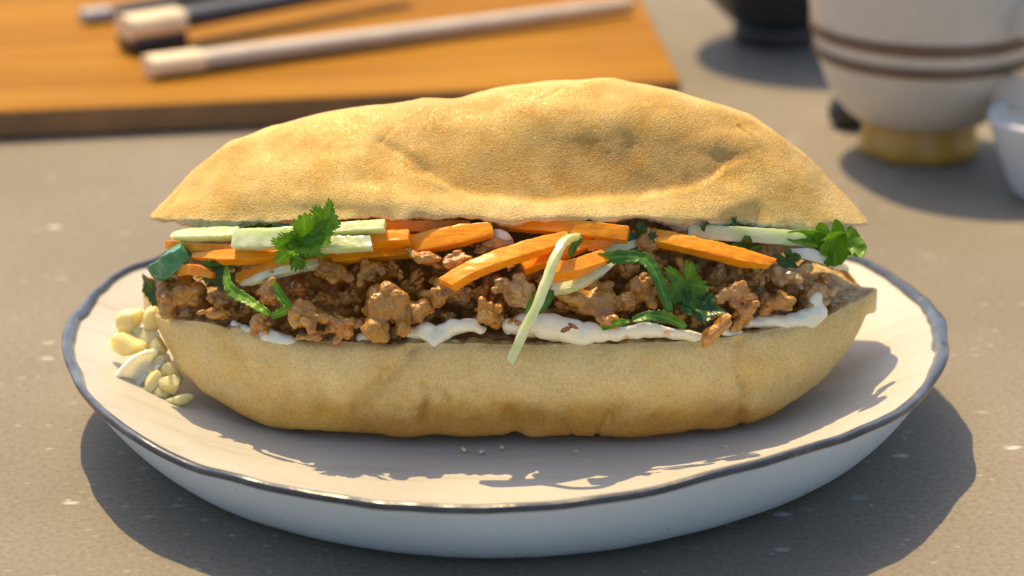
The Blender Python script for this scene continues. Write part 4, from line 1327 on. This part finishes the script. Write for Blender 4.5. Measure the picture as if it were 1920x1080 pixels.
def rod(p0, p1, r0, r1, n=24, seg=26, flat=1.0):
    p0, p1 = np.array(p0), np.array(p1)
    T = (p1 - p0) / np.linalg.norm(p1 - p0)
    S = np.cross(T, (0, 0, 1.0)); S /= np.linalg.norm(S)
    U_ = np.cross(S, T)
    R = []
    ts = np.concatenate([[0, 0, 0.004, 0.012], np.linspace(0.03, 0.97, seg), [0.988, 0.996, 1, 1]])
    rs = np.concatenate([[0.02, 0.72, 0.90, 1], np.ones(seg), [1, 0.90, 0.72, 0.02]])
    for t, k in zip(ts, rs):
        rr = (r0 * (1 - t) + r1 * t) * k
        a = np.linspace(0, 2 * np.pi, n, endpoint=False)
        sq = (np.abs(np.cos(a)) ** 2.4 + np.abs(np.sin(a)) ** 2.4) ** (-1 / 2.4)
        R.append(p0 + (p1 - p0) * t + rr * (np.cos(a) * sq)[:, None] * S + rr * flat * (np.sin(a) * sq)[:, None] * U_)
    R = np.array(R)
    return R.reshape(-1, 3), grid_faces(R.shape[0], n, closed_v=True)

def chopstick(pa, pcap, pend, r, body, cap, label, split=False, dz=0.0):
    z = BTH + (0.66 * r if not split else 1.35 * r) + 0.0003 + dz
    a, c, e = onz(*pa, z), onz(*pcap, z), onz(*pend, z)
    root = empty("chopstick", (a[0], a[1], BTH))
    tag(root, label, "chopstick", "chopsticks resting on the cutting board")
    V, F = rod(a, c, r * 1.06, r * 1.06, seg=10, flat=0.62)
    obj("end_cap", V, F, M[cap], root)
    if split:
        V, F = rod(a + np.array([0.0004, 0, -r * 0.85]), c + np.array([-0.0004, 0, -r * 0.85]), r * 1.02, r * 1.02, seg=10, flat=0.48)
        obj("lower_band", V, F, M['lacquer'], root)
    V, F = rod(c, e, r * 0.93, r * 0.62, flat=0.6)
    obj("shaft", V, F, M[body], root)
    return root
chopstick((275, 125), (376, 112), (1185, 6), 0.0075, 'grey_stick', 'blond', "grey-beige chopstick with blond end cap nearest the board's front edge")
chopstick((232, 52), (336, 36), (760, -40), 0.0088, 'lacquer', 'blond', "thick black chopstick with blond cap and dark band lying behind the grey one", split=True)
chopstick((152, 30), (205, 24), (640, -60), 0.0052, 'lacquer', 'silver', "black chopstick with silver-grey tip farthest back on the board")

# ------------------------------------------------------------------ background: bowls and cups
def vessel(name, parts, loc, label, cat, seg=96):
    root = empty(name, loc)
    tag(root, label, cat)
    for pn, prof, mat in parts:
        pr = resample(chaikin(np.array(prof, float), 2), 60) if len(prof) > 4 else np.array(prof, float)
        V, F = lathe(pr, seg, loc)
        obj(pn, V, F, M[mat], root)
    return root
bw = onz(1462, 92, 0)
vessel("dark_bowl", [("foot", [(0.0005, 0.002), (0.016, 0.002), (0.018, 0.0), (0.0215, 0.0), (0.0222, 0.004), (0.0218, 0.0095), (0.019, 0.010)], 'charcoal'),
                     ("bowl", [(0.0005, 0.0095), (0.019, 0.0096), (0.0245, 0.0115), (0.034, 0.021), (0.045, 0.036), (0.054, 0.055), (0.0585, 0.070), (0.0595, 0.0755), (0.0585, 0.0760), (0.0565, 0.070), (0.051, 0.055), (0.042, 0.037), (0.031, 0.023), (0.018, 0.0145), (0.0005, 0.0130)], 'charcoal')],
       (bw[0], bw[1] + 0.018, 0), "charcoal-black footed ceramic bowl behind the striped cup", "bowl")
mc = (0.1745, 0.288, 0.0)
vessel("striped_cup", [("foot", [(0.0005, 0.003), (0.018, 0.003), (0.020, 0.0), (0.0245, 0.0), (0.0255, 0.004), (0.0235, 0.012), (0.0225, 0.020), (0.0215, 0.024)], 'ochre'),
                       ("body", [(0.0005, 0.0175), (0.018, 0.0150), (0.0225, 0.0140), (0.030, 0.0165), (0.038, 0.0260), (0.0440, 0.040), (0.0475, 0.055), (0.0492, 0.072), (0.0492, 0.092), (0.0480, 0.0945), (0.0465, 0.092), (0.0462, 0.072), (0.043, 0.052), (0.036, 0.034), (0.022, 0.024), (0.0005, 0.0225)], 'white_glaze'),
                       ("stripe", [(0.0452, 0.0425), (0.0458, 0.0432), (0.0466, 0.0465), (0.0462, 0.0472)], 'stripe'),
                       ("stripe", [(0.0472, 0.0520), (0.0477, 0.0527), (0.0483, 0.0565), (0.0480, 0.0572)], 'stripe')],
       mc, "off-white rounded ceramic cup with two brown stripes and ochre foot", "cup")
cup = [o for o in COL.objects if o.name == "striped_cup"][0]
hp = np.array([mc[0], mc[1], 0]) + np.array([(0.030, -0.036, 0.064), (0.043, -0.051, 0.068), (0.052, -0.062, 0.060), (0.053, -0.063, 0.048), (0.044, -0.052, 0.038), (0.026, -0.031, 0.034)])
V, F, sk = sweep(hp, 0.0065, 0.0042, 0.0, (1, 1), 5, 0.0001, nseg=60)
obj("handle", V, F, M['white_glaze'], cup)
vessel("small_dish", [("body", [(0.0005, 0.0025), (0.014, 0.0025), (0.016, 0.0004), (0.019, 0.0004), (0.0215, 0.006), (0.0265, 0.018), (0.0305, 0.030), (0.0312, 0.0335), (0.0300, 0.0340), (0.0285, 0.030), (0.0240, 0.018), (0.018, 0.008), (0.0005, 0.0060)], 'blue_white')],
       (0.222, 0.225, 0.0), "small bluish-white dish cut off by the picture's edge beside the striped cup", "dish")
# small dark rounded knob by the striped cup
kp = onz(1585, 243, 0)
V, F = lathe(resample(chaikin(np.array([(0.0003, 0.0), (0.006, 0.0), (0.0085, 0.002), (0.0095, 0.007), (0.0075, 0.0125), (0.004, 0.0145), (0.0003, 0.0148)]), 2), 30), 48, (kp[0] + 0.002, kp[1] + 0.006, 0.0003))
tag(obj("nub", V, F, M['charcoal']), "small dark pebble on the table beside the striped cup", "nub")
